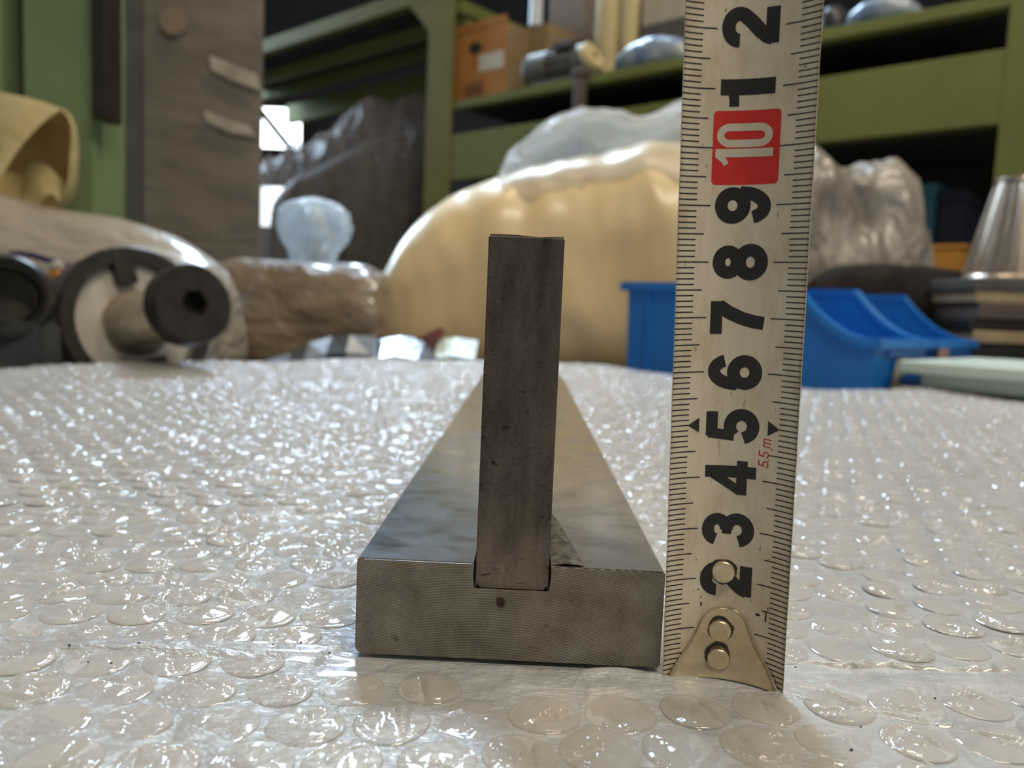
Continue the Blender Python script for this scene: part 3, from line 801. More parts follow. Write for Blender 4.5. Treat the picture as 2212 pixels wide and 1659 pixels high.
# end hook
def hook():
    prof = [(-.0112, .0004), (-.0103, .0022), (-.0085, .0046), (-.0068, .0068), (-.0054, .0092), (-.0046, .0112), (-.0040, .0126), (-.0026, .0138), (-.0010, .0144)]
    rows = []
    top = prof
    def half_width(v_):
        vs_ = [p[1] for p in prof]; ws = [-p[0] for p in prof]
        return float(np.interp(v_, vs_, ws)) if v_ < prof[-1][1] else 0.0008
    nv, nu = 34, 18
    vs, fs = [], []
    for side in (0, 1):
        for j in range(nv + 1):
            v_ = 0.0002 + (0.0144 - 0.0002) * j / nv; hw = half_width(v_)
            for i in range(nu + 1):
                u = -hw + 2 * hw * i / nu
                bulge = 0.0009 * math.exp(-((v_ - 0.0016) / 0.0016) ** 2) * math.cos(min(1.5, abs(u) / 0.008))
                vs.append(tape_pt(u, v_, (0.00085 if side == 0 else 0.00012) + bulge))
    N = (nu + 1) * (nv + 1)
    for j in range(nv):
        for i in range(nu):
            a = j * (nu + 1) + i
            fs.append((a, a + 1, a + nu + 2, a + nu + 1)); fs.append((N + a, N + a + nu + 1, N + a + nu + 2, N + a + 1))
    for j in range(nv):
        for i in (0, nu):
            a = j * (nu + 1) + i; c = a + nu + 1; fs.append((a, c, N + c, N + a))
    for i in range(nu):
        for j in (0, nv):
            a = j * (nu + 1) + i; fs.append((a, a + 1, N + a + 1, N + a))
    o = mesh('hook_plate', vs, fs, M_BRASS, tape, True); o['label'] = 'pale gold metal hook plate'
    return o
hk = hook()
def rivet(u, v_, r, h, base_off):
    n = TR @ Vector((-math.sin(KAP * u), -math.cos(KAP * u), 0))
    mtx = frame(tape_pt(u, v_, base_off), n, TR @ Vector((0, 0, 1)))
    o = lathe('rivet', [(r * 1.02, 0), (r * 1.02, h * .7), (r * .92, h * .95), (r * .75, h), (0.00001, h)], M_BRASS, tape, mtx, 32, True)
    return o
rivet(-0.0006, 0.0216, 0.0021, 0.0011, 0.0)
rivet(-0.0008, 0.0101, 0.00205, 0.0013, 0.0008).parent = hk
rivet(-0.0009, 0.0044, 0.00205, 0.0013, 0.0008).parent = hk
def grime_ring(u0, v0, r, off, seed):
    q = []
    rs = random.Random(seed)
    for k in range(30):
        a0, a1 = 2 * math.pi * k / 30, 2 * math.pi * (k + 1) / 30
        ro = r * (1.08 + 0.22 * abs(math.sin(a0 * 1.5 + seed)) * rs.uniform(.6, 1.1)) ; ri = r * .9
        q.append([(u0 + ri * math.cos(a0), v0 + ri * math.sin(a0)), (u0 + ro * math.cos(a0), v0 + ro * math.sin(a0)), (u0 + ro * math.cos(a1), v0 + ro * math.sin(a1)), (u0 + ri * math.cos(a1), v0 + ri * math.sin(a1))])
    tape_poly_mesh('grime_ring', q, M_GRIME, off, 'dark grime around a rivet')
grime_ring(-0.0006, 0.0216, 0.0021, 0.00007, 1); grime_ring(-0.0007, 0.0103, 0.0021, 0.00095, 2); grime_ring(-0.0010, 0.0050, 0.0021, 0.0012, 3)
tag(tape, 'upright steel tape measure blade with black numerals, red 10 and riveted hook', 'tape measure')

# ------------------------------------------------------------------ blue stacking bins
def bin_mesh(root, L=0.34, Wd=0.155, Hh=0.160, t=0.003):
    """front faces +X; side walls dip in a curve to the low front lip"""
    lip = 0.101
    top = [(0.0, Hh), (L * 0.72, Hh)]
    for k in range(1, 11):
        a = k / 10; top.append((L * 0.72 + (L * 0.985 - L * 0.72) * a, Hh + (lip - Hh) * (1 - (1 - a) ** 1.9)))
    top.append((L, lip))
    bm = bmesh.new()
    taper = 0.006
    def wall(y0, y1):
        pr = [(taper, 0)] + [(x, z) for x, z in top] + [(L - taper, 0)]
        a = [bm.verts.new((x, y0, z)) for x, z in pr]; c = [bm.verts.new((x, y1, z)) for x, z in pr]
        n = len(pr); bm.faces.new(a); bm.faces.new(c[::-1])
        for i in range(n): bm.faces.new((a[i], c[i], c[(i + 1) % n], a[(i + 1) % n]))
    wall(0, t); wall(Wd - t, Wd)
    box_bm(bm, (taper, t, 0), (L - taper, Wd - t, t))
    box_bm(bm, (0.002, t, t), (0.002 + t, Wd - t, Hh))
    box_bm(bm, (L - t - 0.001, t, t), (L - 0.001, Wd - t, lip))
    # upright ribs on the side and the back
    for x in (0.035, 0.155):
        box_bm(bm, (x, -0.003, 0.003), (x + 0.006, 0.0, Hh - 0.012)); box_bm(bm, (x, Wd, 0.003), (x + 0.006, Wd + 0.003, Hh - 0.012))
    o = bm_obj('body', bm, M_BLUE, root)
    # rolled rim following the top edge
    bm = bmesh.new()
    def rim(y0, y1):
        for (xa, za), (xb, zb) in zip(top, top[1:]):
            v = [bm.verts.new(p) for p in ((xa, y0, za - 0.008), (xb, y0, zb - 0.008), (xb, y0, zb + 0.002), (xa, y0, za + 0.002), (xa, y1, za - 0.008), (xb, y1, zb - 0.008), (xb, y1, zb + 0.002), (xa, y1, za + 0.002))]
            for f in ((0, 1, 2, 3), (7, 6, 5, 4), (0, 4, 5, 1), (3, 2, 6, 7), (1, 5, 6, 2), (0, 3, 7, 4)): bm.faces.new([v[i] for i in f])
    rim(-0.006, t + 0.001); rim(Wd - t - 0.001, Wd + 0.006)
    box_bm(bm, (-0.010, -0.006, Hh - 0.010), (0.006, Wd + 0.006, Hh + 0.002)); box_bm(bm, (L - 0.004, -0.004, lip - 0.008), (L + 0.006, Wd + 0.004, lip + 0.002))
    bm_obj('rim', bm, M_BLUE, root)
    box('label_slot', (L, 0.030, 0.050), (L + 0.003, Wd - 0.030, 0.055), M_BLUE, root)
    box('label_slot', (L, 0.030, 0.085), (L + 0.003, Wd - 0.030, 0.089), M_BLUE, root)
def scrap(name, root, pts, mat, x):
    vs = [(x, p[0], p[1]) for p in pts] + [(x - 0.0008, p[0], p[1]) for p in pts]; n = len(pts)
    fs = [tuple(range(n)), tuple(range(n, 2 * n))[::-1]] + [(i, (i + 1) % n, n + (i + 1) % n, n + i) for i in range(n)]
    return mesh(name, vs, fs, mat, root)
BA = math.radians(-45)
P0 = Vector((0.139, 0.961, BENCH_Z))
bin1 = empty('parts_bin', P0, BA); bin_mesh(bin1)
tag(bin1, 'blue plastic stacking bin with torn label on its front, nearest the tape', 'parts bin', 'blue stacking bins')
s1 = scrap('torn_label', bin1, [(0.028, 0.020), (0.050, 0.034), (0.064, 0.030), (0.060, 0.060), (0.085, 0.066), (0.080, 0.082), (0.050, 0.080), (0.040, 0.050)], M_LABEL, 0.3445)
wd_ = Vector((-math.sin(BA), math.cos(BA), 0))
P1 = P0 + wd_ * 0.168
bin2 = empty('parts_bin', P1, BA); bin_mesh(bin2)
tag(bin2, 'blue plastic stacking bin with orange scrap, behind the other blue bin', 'parts bin', 'blue stacking bins')
scrap('torn_label', bin2, [(0.010, 0.068), (0.045, 0.070), (0.047, 0.094), (0.012, 0.096)], simple('pinkish_paper', (0.45, 0.30, 0.22), (0.36, 0.22, 0.16), 0.7), 0.3445)

# ------------------------------------------------------------------ mint container at the right
cont = empty('lidded_container', (0.406, 0.725, 0.0016), math.radians(-45))
zl = 0.030
box('body', (0.018, 0.016, 0), (0.30, 0.235, zl - 0.013), M_MINT, cont, None, 0.004)
lid_ = box('lid', (0.0, 0.0, zl - 0.014), (0.32, 0.250, zl), M_MINT, cont, None, 0.003)
box('lid_rib', (0.04, 0.035, zl - 0.001), (0.28, 0.215, zl + 0.0015), M_MINT, lid_, None, 0.001)
tag(cont, 'pale mint plastic container with a flat lid at the right', 'container')

# ------------------------------------------------------------------ big cream bag and its loose clear film
def sil(pts, y): return [(lambda p: (p.x, p.z))(at_y(px, py, y)) for px, py in pts]
YB = 1.335
cb = loft_bag('cream_foam_bag', sil([(756, 728), (768, 716), (795, 692), (812, 655), (828, 612), (850, 568), (884, 508), (930, 462), (1000, 425), (1090, 388), (1180, 368), (1300, 345), (1420, 318), (1520, 310), (1590, 340), (1640, 420), (1664, 520), (1672, 600)], YB), YB, 0.15, BENCH_Z, M_CREAM, None, 0.8, 120, 96, 0.018, 5.0, (1.5, 1.0, 0.8), 2.0, 0.0, 0.5)
tag(cb, 'large cream foam bundle in clear film behind the steel bar', 'foam bundle')
loose = loft_bag('loose_film', sil([(1078, 396), (1092, 368), (1130, 322), (1180, 288), (1240, 264), (1300, 255), (1355, 260), (1400, 256), (1470, 238), (1540, 236), (1590, 268), (1630, 330), (1645, 400)], YB + 0.01), YB + 0.015, 0.135, 0.22, M_CLEAR, cb, 0.8, 100, 80, 0.030, 8.0, (0.8, 1, 1.8), 5.0, 0.0, 0.7)
loose['label'] = 'loose crumpled clear film on top'

# ------------------------------------------------------------------ wrapped bundles at the left
YT = 1.03
tanb = loft_bag('wrapped_tan_bundle', sil([(420, 640), (440, 600), (470, 575), (540, 566), (650, 568), (740, 572), (800, 580), (828, 598), (842, 640), (848, 700)], YT), YT, 0.072, BENCH_Z, M_TANFILM, None, 0.85, 90, 60, 0.014, 10.0, (0.6, 1, 2.0), 9.0, 0.05, 0.6, 0.4)
tag(tanb, 'brown bundle in clear plastic film left of the cream bag', 'wrapped bundle')
YR = 0.865
roll = loft_bag('wrapped_grey_roll', sil([(-330, 470), (-250, 425), (-100, 415), (0, 425), (60, 446), (140, 458), (230, 470), (300, 490), (370, 515), (420, 545), (470, 585), (490, 640), (498, 690)], YR), YR, 0.085, BENCH_Z, M_GREYROLL, None, 0.9, 90, 60, 0.010, 8.0, (0.5, 1, 2.0), 13.0, 0.08, 0.6, 0.35)
tag(roll, 'grey-beige roll in shiny clear film lying behind the machine parts', 'wrapped roll')
def surf_strip(name, pts, y, wid, mat, parent):
    vs, fs = [], []
    for k, (px, py) in enumerate(pts):
        p = at_y(px, py, y); hw = wid * (0.4 + 0.6 * math.sin(math.pi * (k + 0.5) / len(pts)))
        vs += [p + Vector((0, 0, hw)), p - Vector((0, 0, hw)), p + Vector((0, 0.004, hw)), p + Vector((0, 0.004, -hw))]
    for k in range(len(pts) - 1):
        a, c = 4 * k, 4 * k + 4
        fs += [(a, a + 1, c + 1, c), (a + 2, c + 2, c + 3, a + 3), (a, c, c + 2, a + 2), (a + 1, a + 3, c + 3, c + 1)]
    return mesh(name, vs, fs, mat, parent)
pm = surf_strip('violet_tie', [(20, 545), (45, 548), (70, 552), (95, 560), (120, 567), (145, 572)], 0.765, 0.0035, M_PURPLE, roll); pm['label'] = 'violet tie on the film'

# ------------------------------------------------------------------ machine parts on the left
def tool_part():
    yc = 0.66
    c0 = at_y(288, 700, yc)
    ax = Vector((0.76, -0.60, 0.20)).normalized()
    root = empty('flanged_tool_holder', (c0.x, c0.y, BENCH_Z))
    inv = Matrix.Translation(-Vector(root.location))
    sc = (yc - CAM.y) / F_PX
    def add(o, l=None):
        o.matrix_parent_inverse = inv
        if l: o['label'] = l
    m0 = frame(c0, ax, (0, 0, 1))
    R = 166 * sc
    ring = lathe('flange_ring', [(R * 0.72, -0.030), (R, -0.030), (R, 0.012), (R * 0.97, 0.015), (R * 0.80, 0.015), (R * 0.78, 0.006), (R * 0.78, -0.02)], M_BLACKOX, root, m0, 64); add(ring, 'black oxide rim')
    face = lathe('face_plate', [(R * 0.785, -0.010), (R * 0.785, 0.004), (R * 0.30, 0.006), (R * 0.30, 0.0)], simple('faced_steel', (0.66, 0.62, 0.56), (0.50, 0.46, 0.40), 0.35, 0.35, nscale=45), root, m0, 64); add(face, 'bright turned steel face')
    # two drive slots at top right and bottom
    for ang in (0.18, math.pi + 0.35):
        mm = m0 @ Matrix.Rotation(ang, 4, 'Z')
        k = box('drive_key', (R * 0.50, -0.010, -0.005), (R * 0.98, 0.010, 0.016), M_BLACKOX, root, mm, 0.001); add(k)
    shaft = lathe('shaft', [(R * 0.43, 0.004), (R * 0.43, 0.012), (R * 0.37, 0.014), (R * 0.37, 0.100)], simple('shaft_steel', (0.50, 0.43, 0.32), (0.34, 0.29, 0.21), 0.32, 0.5, nscale=45), root, m0, 48, True); add(shaft, 'bright shaft')
    rk = 88 * (yc - 0.065 - CAM.y) / F_PX
    mk = frame(c0 + ax * 0.100, ax, (0, 0, 1))
    hexr = rk * 0.36
    bm = bmesh.new()
    seg = 48
    def ringv(r, h, hexa=False):
        out = []
        for q in range(seg):
            a = 2 * math.pi * q / seg
            rr_ = r
            if hexa: rr_ = r * math.cos(math.pi / 6) / math.cos(((a + math.pi / 6) % (math.pi / 3)) - math.pi / 6)
            out.append(bm.verts.new(mk @ Vector((rr_ * math.cos(a), rr_ * math.sin(a), h))))
        return out
    rings = [ringv(rk * 0.96, -0.002), ringv(rk, 0.0), ringv(rk, 0.020), ringv(rk * 0.96, 0.0225), ringv(hexr, 0.0225, True), ringv(hexr * 0.97, 0.004, True)]
    for a, c in zip(rings, rings[1:]):
        for q in range(seg): bm.faces.new((a[q], a[(q + 1) % seg], c[(q + 1) % seg], c[q]))
    bm.faces.new(rings[-1][::-1]); bm.faces.new(rings[0])
    kb = bm_obj('socket_cap', bm, M_BLACKOX, root); add(kb, 'dark cap with a hexagonal socket')
    # cradle under the flange, resting on the bench
    zb = c0.z - R
    cr = box('saddle', (c0.x - 0.045, c0.y - 0.02, BENCH_Z), (c0.x + 0.03, c0.y + 0.05, max(BENCH_Z + 0.012, zb + 0.018)), M_BLACKOX, root, None, 0.002); add(cr)
    tag(root, 'black flanged steel tool holder with bright face and hex socket cap', 'machine part')
tool_part()
def ring_part():
    yc = 0.55
    c0 = at_y(12, 642, yc); sc = (yc - CAM.y) / F_PX
    root = empty('bored_steel_block', (c0.x, c0.y + 0.015, BENCH_Z)); inv = Matrix.Translation(-Vector(root.location))
    ax = Vector((0.42, -0.90, 0.02)).normalized(); R = 92 * sc
    m0 = frame(c0, ax, (0, 0, 1))
    o = lathe('bored_ring', [(R, -0.03), (R, 0.004), (R * .95, 0.008), (R * .86, 0.008), (R * .82, 0.0), (R * .80, -0.006), (R * .66, -0.008), (R * .62, -0.024), (R * .40, -0.026), (R * .36, -0.029), (0.0001, -0.029)], M_BLACKOX, root, m0, 64); o.matrix_parent_inverse = inv
    o = lathe('inner_sleeve', [(R * .64, -0.020), (R * .64, -0.004), (R * .60, -0.002), (R * .58, -0.020)], M_GREYMET, root, m0, 48); o.matrix_parent_inverse = inv; o['label'] = 'worn grey sleeve inside the bore'
    p = at_y(108, 700, yc + 0.02)
    o = prism('block_body', [(c0.x - 0.13, c0.y - 0.015), (c0.x + 0.030, c0.y + 0.002), (c0.x + 0.034, c0.y + 0.030), (c0.x - 0.12, c0.y + 0.030)], BENCH_Z, c0.z - R * 0.55, simple('grey_block_paint', (0.075, 0.078, 0.085), (0.05, 0.052, 0.058), 0.5), root, 0.004); o.matrix_parent_inverse = inv
    o['label'] = 'dark grey block body'
    tag(root, 'dark grey steel block with a black bored ring at the left edge', 'machine part')
ring_part()
q = at_y(124, 604, 0.71)
orf = empty('brass_fitting', (q.x, q.y, BENCH_Z))
mo = frame(Vector((0, 0, 0.0)), (0.28, 0, 1))
lathe('stem', [(0.008, 0.0), (0.008, q.z - BENCH_Z - 0.006), (0.010, q.z - BENCH_Z - 0.004), (0.010, q.z - BENCH_Z + 0.006), (0.006, q.z - BENCH_Z + 0.010)], simple('orange_brass', (0.62, 0.30, 0.07), (0.48, 0.22, 0.05), 0.35, 0.5), orf, None, 24)
lathe('cap', [(0.006, q.z - BENCH_Z + 0.010), (0.0075, q.z - BENCH_Z + 0.012), (0.0075, q.z - BENCH_Z + 0.018), (0.001, q.z - BENCH_Z + 0.020)], M_LABEL, orf, None, 24)
tag(orf, 'small orange brass fitting between the two machine parts', 'fitting')

# ------------------------------------------------------------------ metal offcuts lying past the wrap
def offcut(name, pts, y, dep, mat, label, tilt=0.0):
    """bent sheet: traced upper edge, folded down to the bench behind the wrap"""
    vs, fs = [], []
    n = len(pts)
    for k, (px, py) in enumerate(pts):
        p = at_y(px, py, y)
        zig = 0.012 * (1 if k % 2 else -1)
        vs += [Vector((p.x, y + dep + zig, p.z)), Vector((p.x + tilt, y + zig * 0.6, p.z - 0.022)), Vector((p.x + tilt * 1.5, y + 0.01, BENCH_Z))]
        vs += [Vector((p.x, y + dep + zig + 0.0015, p.z - 0.0005)), Vector((p.x + tilt, y + zig * 0.6 + 0.002, p.z - 0.023)), Vector((p.x + tilt * 1.5, y + 0.012, BENCH_Z))]
    for k in range(n - 1):
        a, c = 6 * k, 6 * k + 6
        fs += [(a, a + 1, c + 1, c), (a + 1, a + 2, c + 2, c + 1), (a + 3, c + 3, c + 4, a + 4), (a + 4, c + 4, c + 5, a + 5), (a, c, c + 3, a + 3), (a + 2, a + 5, c + 5, c + 2)]
    for a in (0, 6 * (n - 1)): fs += [(a, a + 3, a + 4, a + 1), (a + 1, a + 4, a + 5, a + 2)]
    tag(mesh(name, vs, fs, mat), label, 'metal offcut', 'sheet metal offcuts by the cream bag')
offcut('sheet_offcut', [(560, 782), (610, 764), (660, 742), (700, 729), (750, 724), (800, 730), (822, 742)], 0.87, 0.03, M_GREYSTRIP, 'dull grey bent sheet offcut behind the wrap')
offcut('sheet_offcut', [(800, 738), (850, 730), (905, 738), (946, 744)], 0.885, 0.06, M_SILVER, 'bright mirror-like sheet offcut in front of the cream bag')
offcut('sheet_offcut', [(940, 738), (975, 732), (1028, 738)], 0.905, 0.05, M_MINT, 'pale folded offcut beside the steel bar')
pp = [at_y(*c, 0.935) for c in ((895, 735), (950, 706), (962, 716), (940, 740))]
vs = [p for p in pp] + [p + Vector((0, 0.02, 0)) for p in pp] 
for p in (pp[0], pp[3]): pass
vs += [Vector((pp[0].x, 0.935, BENCH_Z)), Vector((pp[3].x, 0.935, BENCH_Z)), Vector((pp[0].x, 0.955, BENCH_Z)), Vector((pp[3].x, 0.955, BENCH_Z))]
tag(mesh('rusty_offcut', vs, [(0, 1, 2, 3), (4, 7, 6, 5), (0, 4, 5, 1), (1, 5, 6, 2), (2, 6, 7, 3), (0, 3, 9, 8), (4, 10, 11, 7), (3, 7, 11, 9), (0, 8, 10, 4), (8, 9, 11, 10)], simple('rust_red', (0.22, 0.07, 0.05), (0.12, 0.05, 0.04), 0.6)), 'small rust-red pointed offcut leaning against the cream bag', 'metal offcut')

# ------------------------------------------------------------------ tall film-wrapped carton stack
def tall_stack():
    A = at_y(203, 400, 1.44); B = at_y(312, 400, 1.30); C = at_y(566, 400, 1.33)
    D = C + (A - B)
    root = empty('wrapped_carton_stack', (B.x, B.y, BENCH_Z)); inv = Matrix.Translation(-Vector(root.location))
    zcuts = [BENCH_Z, 0.17, 0.95]
    ctr = (A + B + C + D) / 4
    for k in range(2):
        ins = (0.0, 0.001)[k]
        poly = [(p.x + (ctr.x - p.x) * ins * 4, p.y + (ctr.y - p.y) * ins * 4) for p in (B, C, D, A)]
        o = prism('carton', poly, zcuts[k] + (0.0005 if k else 0), zcuts[k + 1], M_STACK, root, 0.0012); o.matrix_parent_inverse = inv
    # stretched clear film with horizontal pulls
    vs, fs = [], []
    per = [(A, B), (B, C)]
    nz, ns = 60, 30
    for j in range(nz + 1):
        z = BENCH_Z + 0.01 + (0.94 - BENCH_Z) * j / nz
        for (a, c) in per:
            for i in range(ns + 1):
                p = a.lerp(c, i / ns); nrm = Vector((c.y - a.y, -(c.x - a.x), 0)).normalized()
                d = 0.004 + 0.004 * ridge((p.x * 2, p.y * 2, z + 0.25 * p.x), 9.0, 3.0)
                vs.append((p.x + nrm.x * d, p.y + nrm.y * d, z))
    Rw = 2 * (ns + 1)
    for j in range(nz):
        for i in range(Rw - 1): fs.append((j * Rw + i, j * Rw + i + 1, (j + 1) * Rw + i + 1, (j + 1) * Rw + i))
    f = mesh('stretch_film', vs, fs, film_mat('stretch_film', (0.36, 0.31, 0.28), 0.10, 0.28, 6, 0.6, 0.03, (1, 1, 3), edge=0.05), root, True); f.matrix_parent_inverse = inv
    f['label'] = 'clear stretch film'
    nb = Vector((C.y - B.y, -(C.x - B.x), 0)).normalized(); na = Vector((B.y - A.y, -(B.x - A.x), 0)).normalized()
    def hit(px, py, P, n_, off):
        r = ray(px, py); k = (P + n_ * off - CAM).dot(n_) / r.dot(n_); return CAM + r * k
    m_t = simple('pale_glare', (0.50, 0.45, 0.38), (0.34, 0.29, 0.24), 0.3, nscale=25, coat=0.6)  # pale colour stands in for white glare on the stretch film
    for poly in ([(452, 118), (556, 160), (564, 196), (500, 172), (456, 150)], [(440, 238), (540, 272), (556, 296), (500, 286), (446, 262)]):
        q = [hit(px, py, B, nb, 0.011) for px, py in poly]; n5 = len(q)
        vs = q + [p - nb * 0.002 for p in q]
        o = mesh('glare_strip', vs, [tuple(range(n5)), tuple(range(n5, 2 * n5))[::-1]] + [(i, (i + 1) % n5, n5 + (i + 1) % n5, n5 + i) for i in range(n5)], m_t, root); o.matrix_parent_inverse = inv; o['label'] = 'pale strip standing in for glare on the film'
    cc = hit(375, 44, B, nb, 0.011)
    o = lathe('round_sticker', [(0.0001, 0), (0.024, 0), (0.024, 0.001), (0.0001, 0.0012)], simple('faded_sticker', (0.27, 0.20, 0.15), (0.20, 0.16, 0.13), 0.5, nscale=30), root, frame(cc, nb, (0, 0, 1)), 28); o.matrix_parent_inverse = inv; o['label'] = 'faded round sticker'
    tag(root, 'tall brown carton stack in clear stretch film beside the green machine', 'carton stack')
tall_stack()

# ------------------------------------------------------------------ green machine at the left edge
def green_machine():
    y0 = 1.12
    xa = at_y(-170, 400, y0).x; xb = at_y(14, 400, y0).x; xc = at_y(52, 400, y0).x; xd = at_y(204, 400, y0).x
    root = empty('green_machine_column', ((xb + xd) / 2, y0 + 0.06, BENCH_Z)); inv = Matrix.Translation(-Vector(root.location))
    def add(o, l=None):
        o.matrix_parent_inverse = inv
        if l: o['label'] = l
    zt = 0.85
    add(box('column', (xc, y0, BENCH_Z), (xd, y0 + 0.10, zt), M_MACHINE, root, None, 0.004))
    add(box('column', (xa, y0 - 0.01, BENCH_Z), (xb, y0 + 0.10, zt), M_MACHINE, root, None, 0.004))
    add(box('slot_back', (xb, y0 + 0.045, BENCH_Z), (xc, y0 + 0.10, zt), M_DARK, root), 'dark slot between the columns')
    xe = at_y(196, 200, y0 - 0.02).x; xf = at_y(236, 200, y0 - 0.02).x; zb = at_y(215, 258, y0 - 0.02).z
    add(box('rail', (xe + 0.006, y0 - 0.03, zb), (xf, y0 + 0.02, zt), M_DARK, root, None, 0.002), 'dark hanging rail')
    tag(root, 'green painted machine column with a dark slot and rail', 'machine')
green_machine()

# cream sack with its mouth open, in front of the machine
def sack():
    y0 = 0.965
    root = empty('cream_paper_sack', at_y(40, 640, y0)); root.location.z = BENCH_Z
    inv = Matrix.Translation(-Vector(root.location))
    # mouth outline (pixels) swept back and left into a body
    mouth = [(-70, 250), (-30, 205), (10, 200), (60, 212), (105, 226), (140, 236), (155, 275), (156, 330), (150, 390), (135, 430), (110, 455), (60, 470), (0, 475), (-60, 450), (-90, 380), (-90, 300)]
    n = len(mouth); rows = 10
    vs, fs = [], []
    cen = at_y(35, 340, y0 + 0.1)
    for r in range(rows):
        t = r / (rows - 1)
        for k, (px, py) in enumerate(mouth):
            dep = y0 + 0.045 * math.cos(2 * math.pi * (px - 40) / 260) * 0.3
            p = at_y(px, py, dep)
            bulge = 1 + 0.10 * math.sin(math.pi * t)
            q = Vector((cen.x + (p.x - cen.x) * bulge * (1 - 0.25 * t) - 0.03 * t, p.y + 0.11 * t, cen.z + (p.z - cen.z) * bulge * (1 - 0.15 * t)))
            q += Vector((1, 0, 1)) * 0.006 * noise.noise(Vector((k * 0.9, t * 3, 1)))
            vs.append(q)
    for r in range(rows - 1):
        for k in range(n): fs.append((r * n + k, r * n + (k + 1) % n, (r + 1) * n + (k + 1) % n, (r + 1) * n + k))
    fs.append(tuple(range((rows - 1) * n, rows * n)))
    o = mesh('sack_body', vs, fs, M_SACK, root, True); o.matrix_parent_inverse = inv
    md = o.modifiers.new('thick', 'SOLIDIFY'); md.thickness = 0.002
    md = o.modifiers.new('sub', 'SUBSURF'); md.levels = 2; md.render_levels = 2
    # folded flap of the mouth hanging in front on the left
    fl = [[(-60, 198), (-20, 196), (20, 200), (70, 212), (105, 222), (138, 238)], [(-60, 260), (-25, 260), (10, 262), (45, 262), (80, 256), (118, 246)], [(-60, 330), (-30, 330), (0, 330), (22, 318), (50, 295), (90, 268)], [(-60, 420), (-35, 415), (-14, 405), (4, 385), (22, 350), (50, 310)]]
    vs, fs = [], []
    for r, row in enumerate(fl):
        for k, (px, py) in enumerate(row): vs.append(at_y(px, py, y0 - 0.018 - 0.012 * math.sin(math.pi * k / 5) - 0.006 * r))
    for r in range(3):
        for k in range(5): fs.append((r * 6 + k, r * 6 + k + 1, (r + 1) * 6 + k + 1, (r + 1) * 6 + k))
    o = mesh('sack_flap', vs, fs, M_SACK, root, True); o.matrix_parent_inverse = inv
    md = o.modifiers.new('thick', 'SOLIDIFY'); md.thickness = 0.002
    md = o.modifiers.new('sub', 'SUBSURF'); md.levels = 2; md.render_levels = 2
    inn = [[(40, 455), (44, 400), (58, 352), (92, 344), (118, 372), (142, 392)], [(60, 470), (66, 420), (82, 380), (104, 376), (126, 402), (140, 430)], [(80, 480), (88, 446), (98, 424), (112, 420), (128, 436), (136, 458)]]
    vs, fs = [], []
    for r, row in enumerate(inn):
        for k, (px, py) in enumerate(row): vs.append(at_y(px, py, y0 + 0.030 - 0.014 * r + 0.010 * (k % 2)))
    for r in range(2):
        for k in range(5): fs.append((r * 6 + k, r * 6 + k + 1, (r + 1) * 6 + k + 1, (r + 1) * 6 + k))
    o = mesh('inner_fold', vs, fs, M_SACK, root, True); o.matrix_parent_inverse = inv
    md = o.modifiers.new('thick', 'SOLIDIFY'); md.thickness = 0.0015
    md = o.modifiers.new('sub', 'SUBSURF'); md.levels = 2; md.render_levels = 2
    base_ = box('sack_base', (cen.x - 0.10, y0 + 0.01, BENCH_Z), (cen.x + 0.045, y0 + 0.10, at_y(30, 440, y0).z), M_SACK, root, None, 0.012); base_.matrix_parent_inverse = inv
    tag(root, 'open cream paper sack with a folded mouth at the left edge', 'sack')
sack()

# ------------------------------------------------------------------ right background: grey bag, cloth, plates, cylinder
YG = 1.26
gb = loft_bag('grey_plastic_bag', sil([(1700, 560), (1715, 440), (1735, 350), (1762, 330), (1785, 334), (1815, 362), (1860, 362), (1900, 352), (1930, 346), (1960, 366), (1985, 398), (1986, 430), (1978, 470), (2000, 520), (2004, 560)], YG), YG + 0.02, 0.070, BENCH_Z, M_GREYBAG, None, 0.8, 90, 70, 0.032, 9.0, (1.4, 1, 0.7), 21.0, 0.05, 0.7, 0.3)
tag(gb, 'crumpled grey translucent plastic bag right of the tape', 'plastic bag')
YC = 1.135
cl = loft_bag('dark_cloth', sil([(1742, 640), (1750, 608), (1768, 592), (1810, 572), (1870, 566), (1940, 574), (2000, 578), (2060, 584), (2105, 600), (2128, 625), (2132, 660)], YC + 0.02), YC + 0.02, 0.045, BENCH_Z, M_CLOTH, None, 0.75, 80, 50, 0.008, 12.0, (1, 1, 1), 31.0, 0.0, 0.4, 0.3)
tag(cl, 'black cloth heaped behind the blue bins', 'cloth')
plates_y = 0.98
zt = [at_y(2160, py, plates_y).z for py in (742, 716, 690, 655, 628, 602)]
xl = at_y(2112, 660, plates_y).x
prev = BENCH_Z
names = [('dark', M_DARK), ('timber', M_WOOD), ('dark', M_DARK), ('timber', M_BROWNROD), ('timber', M_WOOD), ('grey', M_GREYMET)]
lab = ['dark steel plate lying on the bench under the timber at the right edge', 'pale timber batten second from the bottom of the right stack', 'dark steel plate between the timber battens at the right', 'rusty brown flat bar in the middle of the right stack', 'pale timber batten near the top of the right stack', 'grey steel plate on top of the right stack under the cylinder']
for k, z in enumerate(zt):
    o = box('stacked_plate', (xl - 0.004 * (k % 3), plates_y - 0.004 * (k % 2), prev), (xl + 0.17, plates_y + 0.122, z), names[k][1], None, None, 0.002)
    tag(o, lab[k], 'plate', 'plates stacked at the right edge'); prev = z
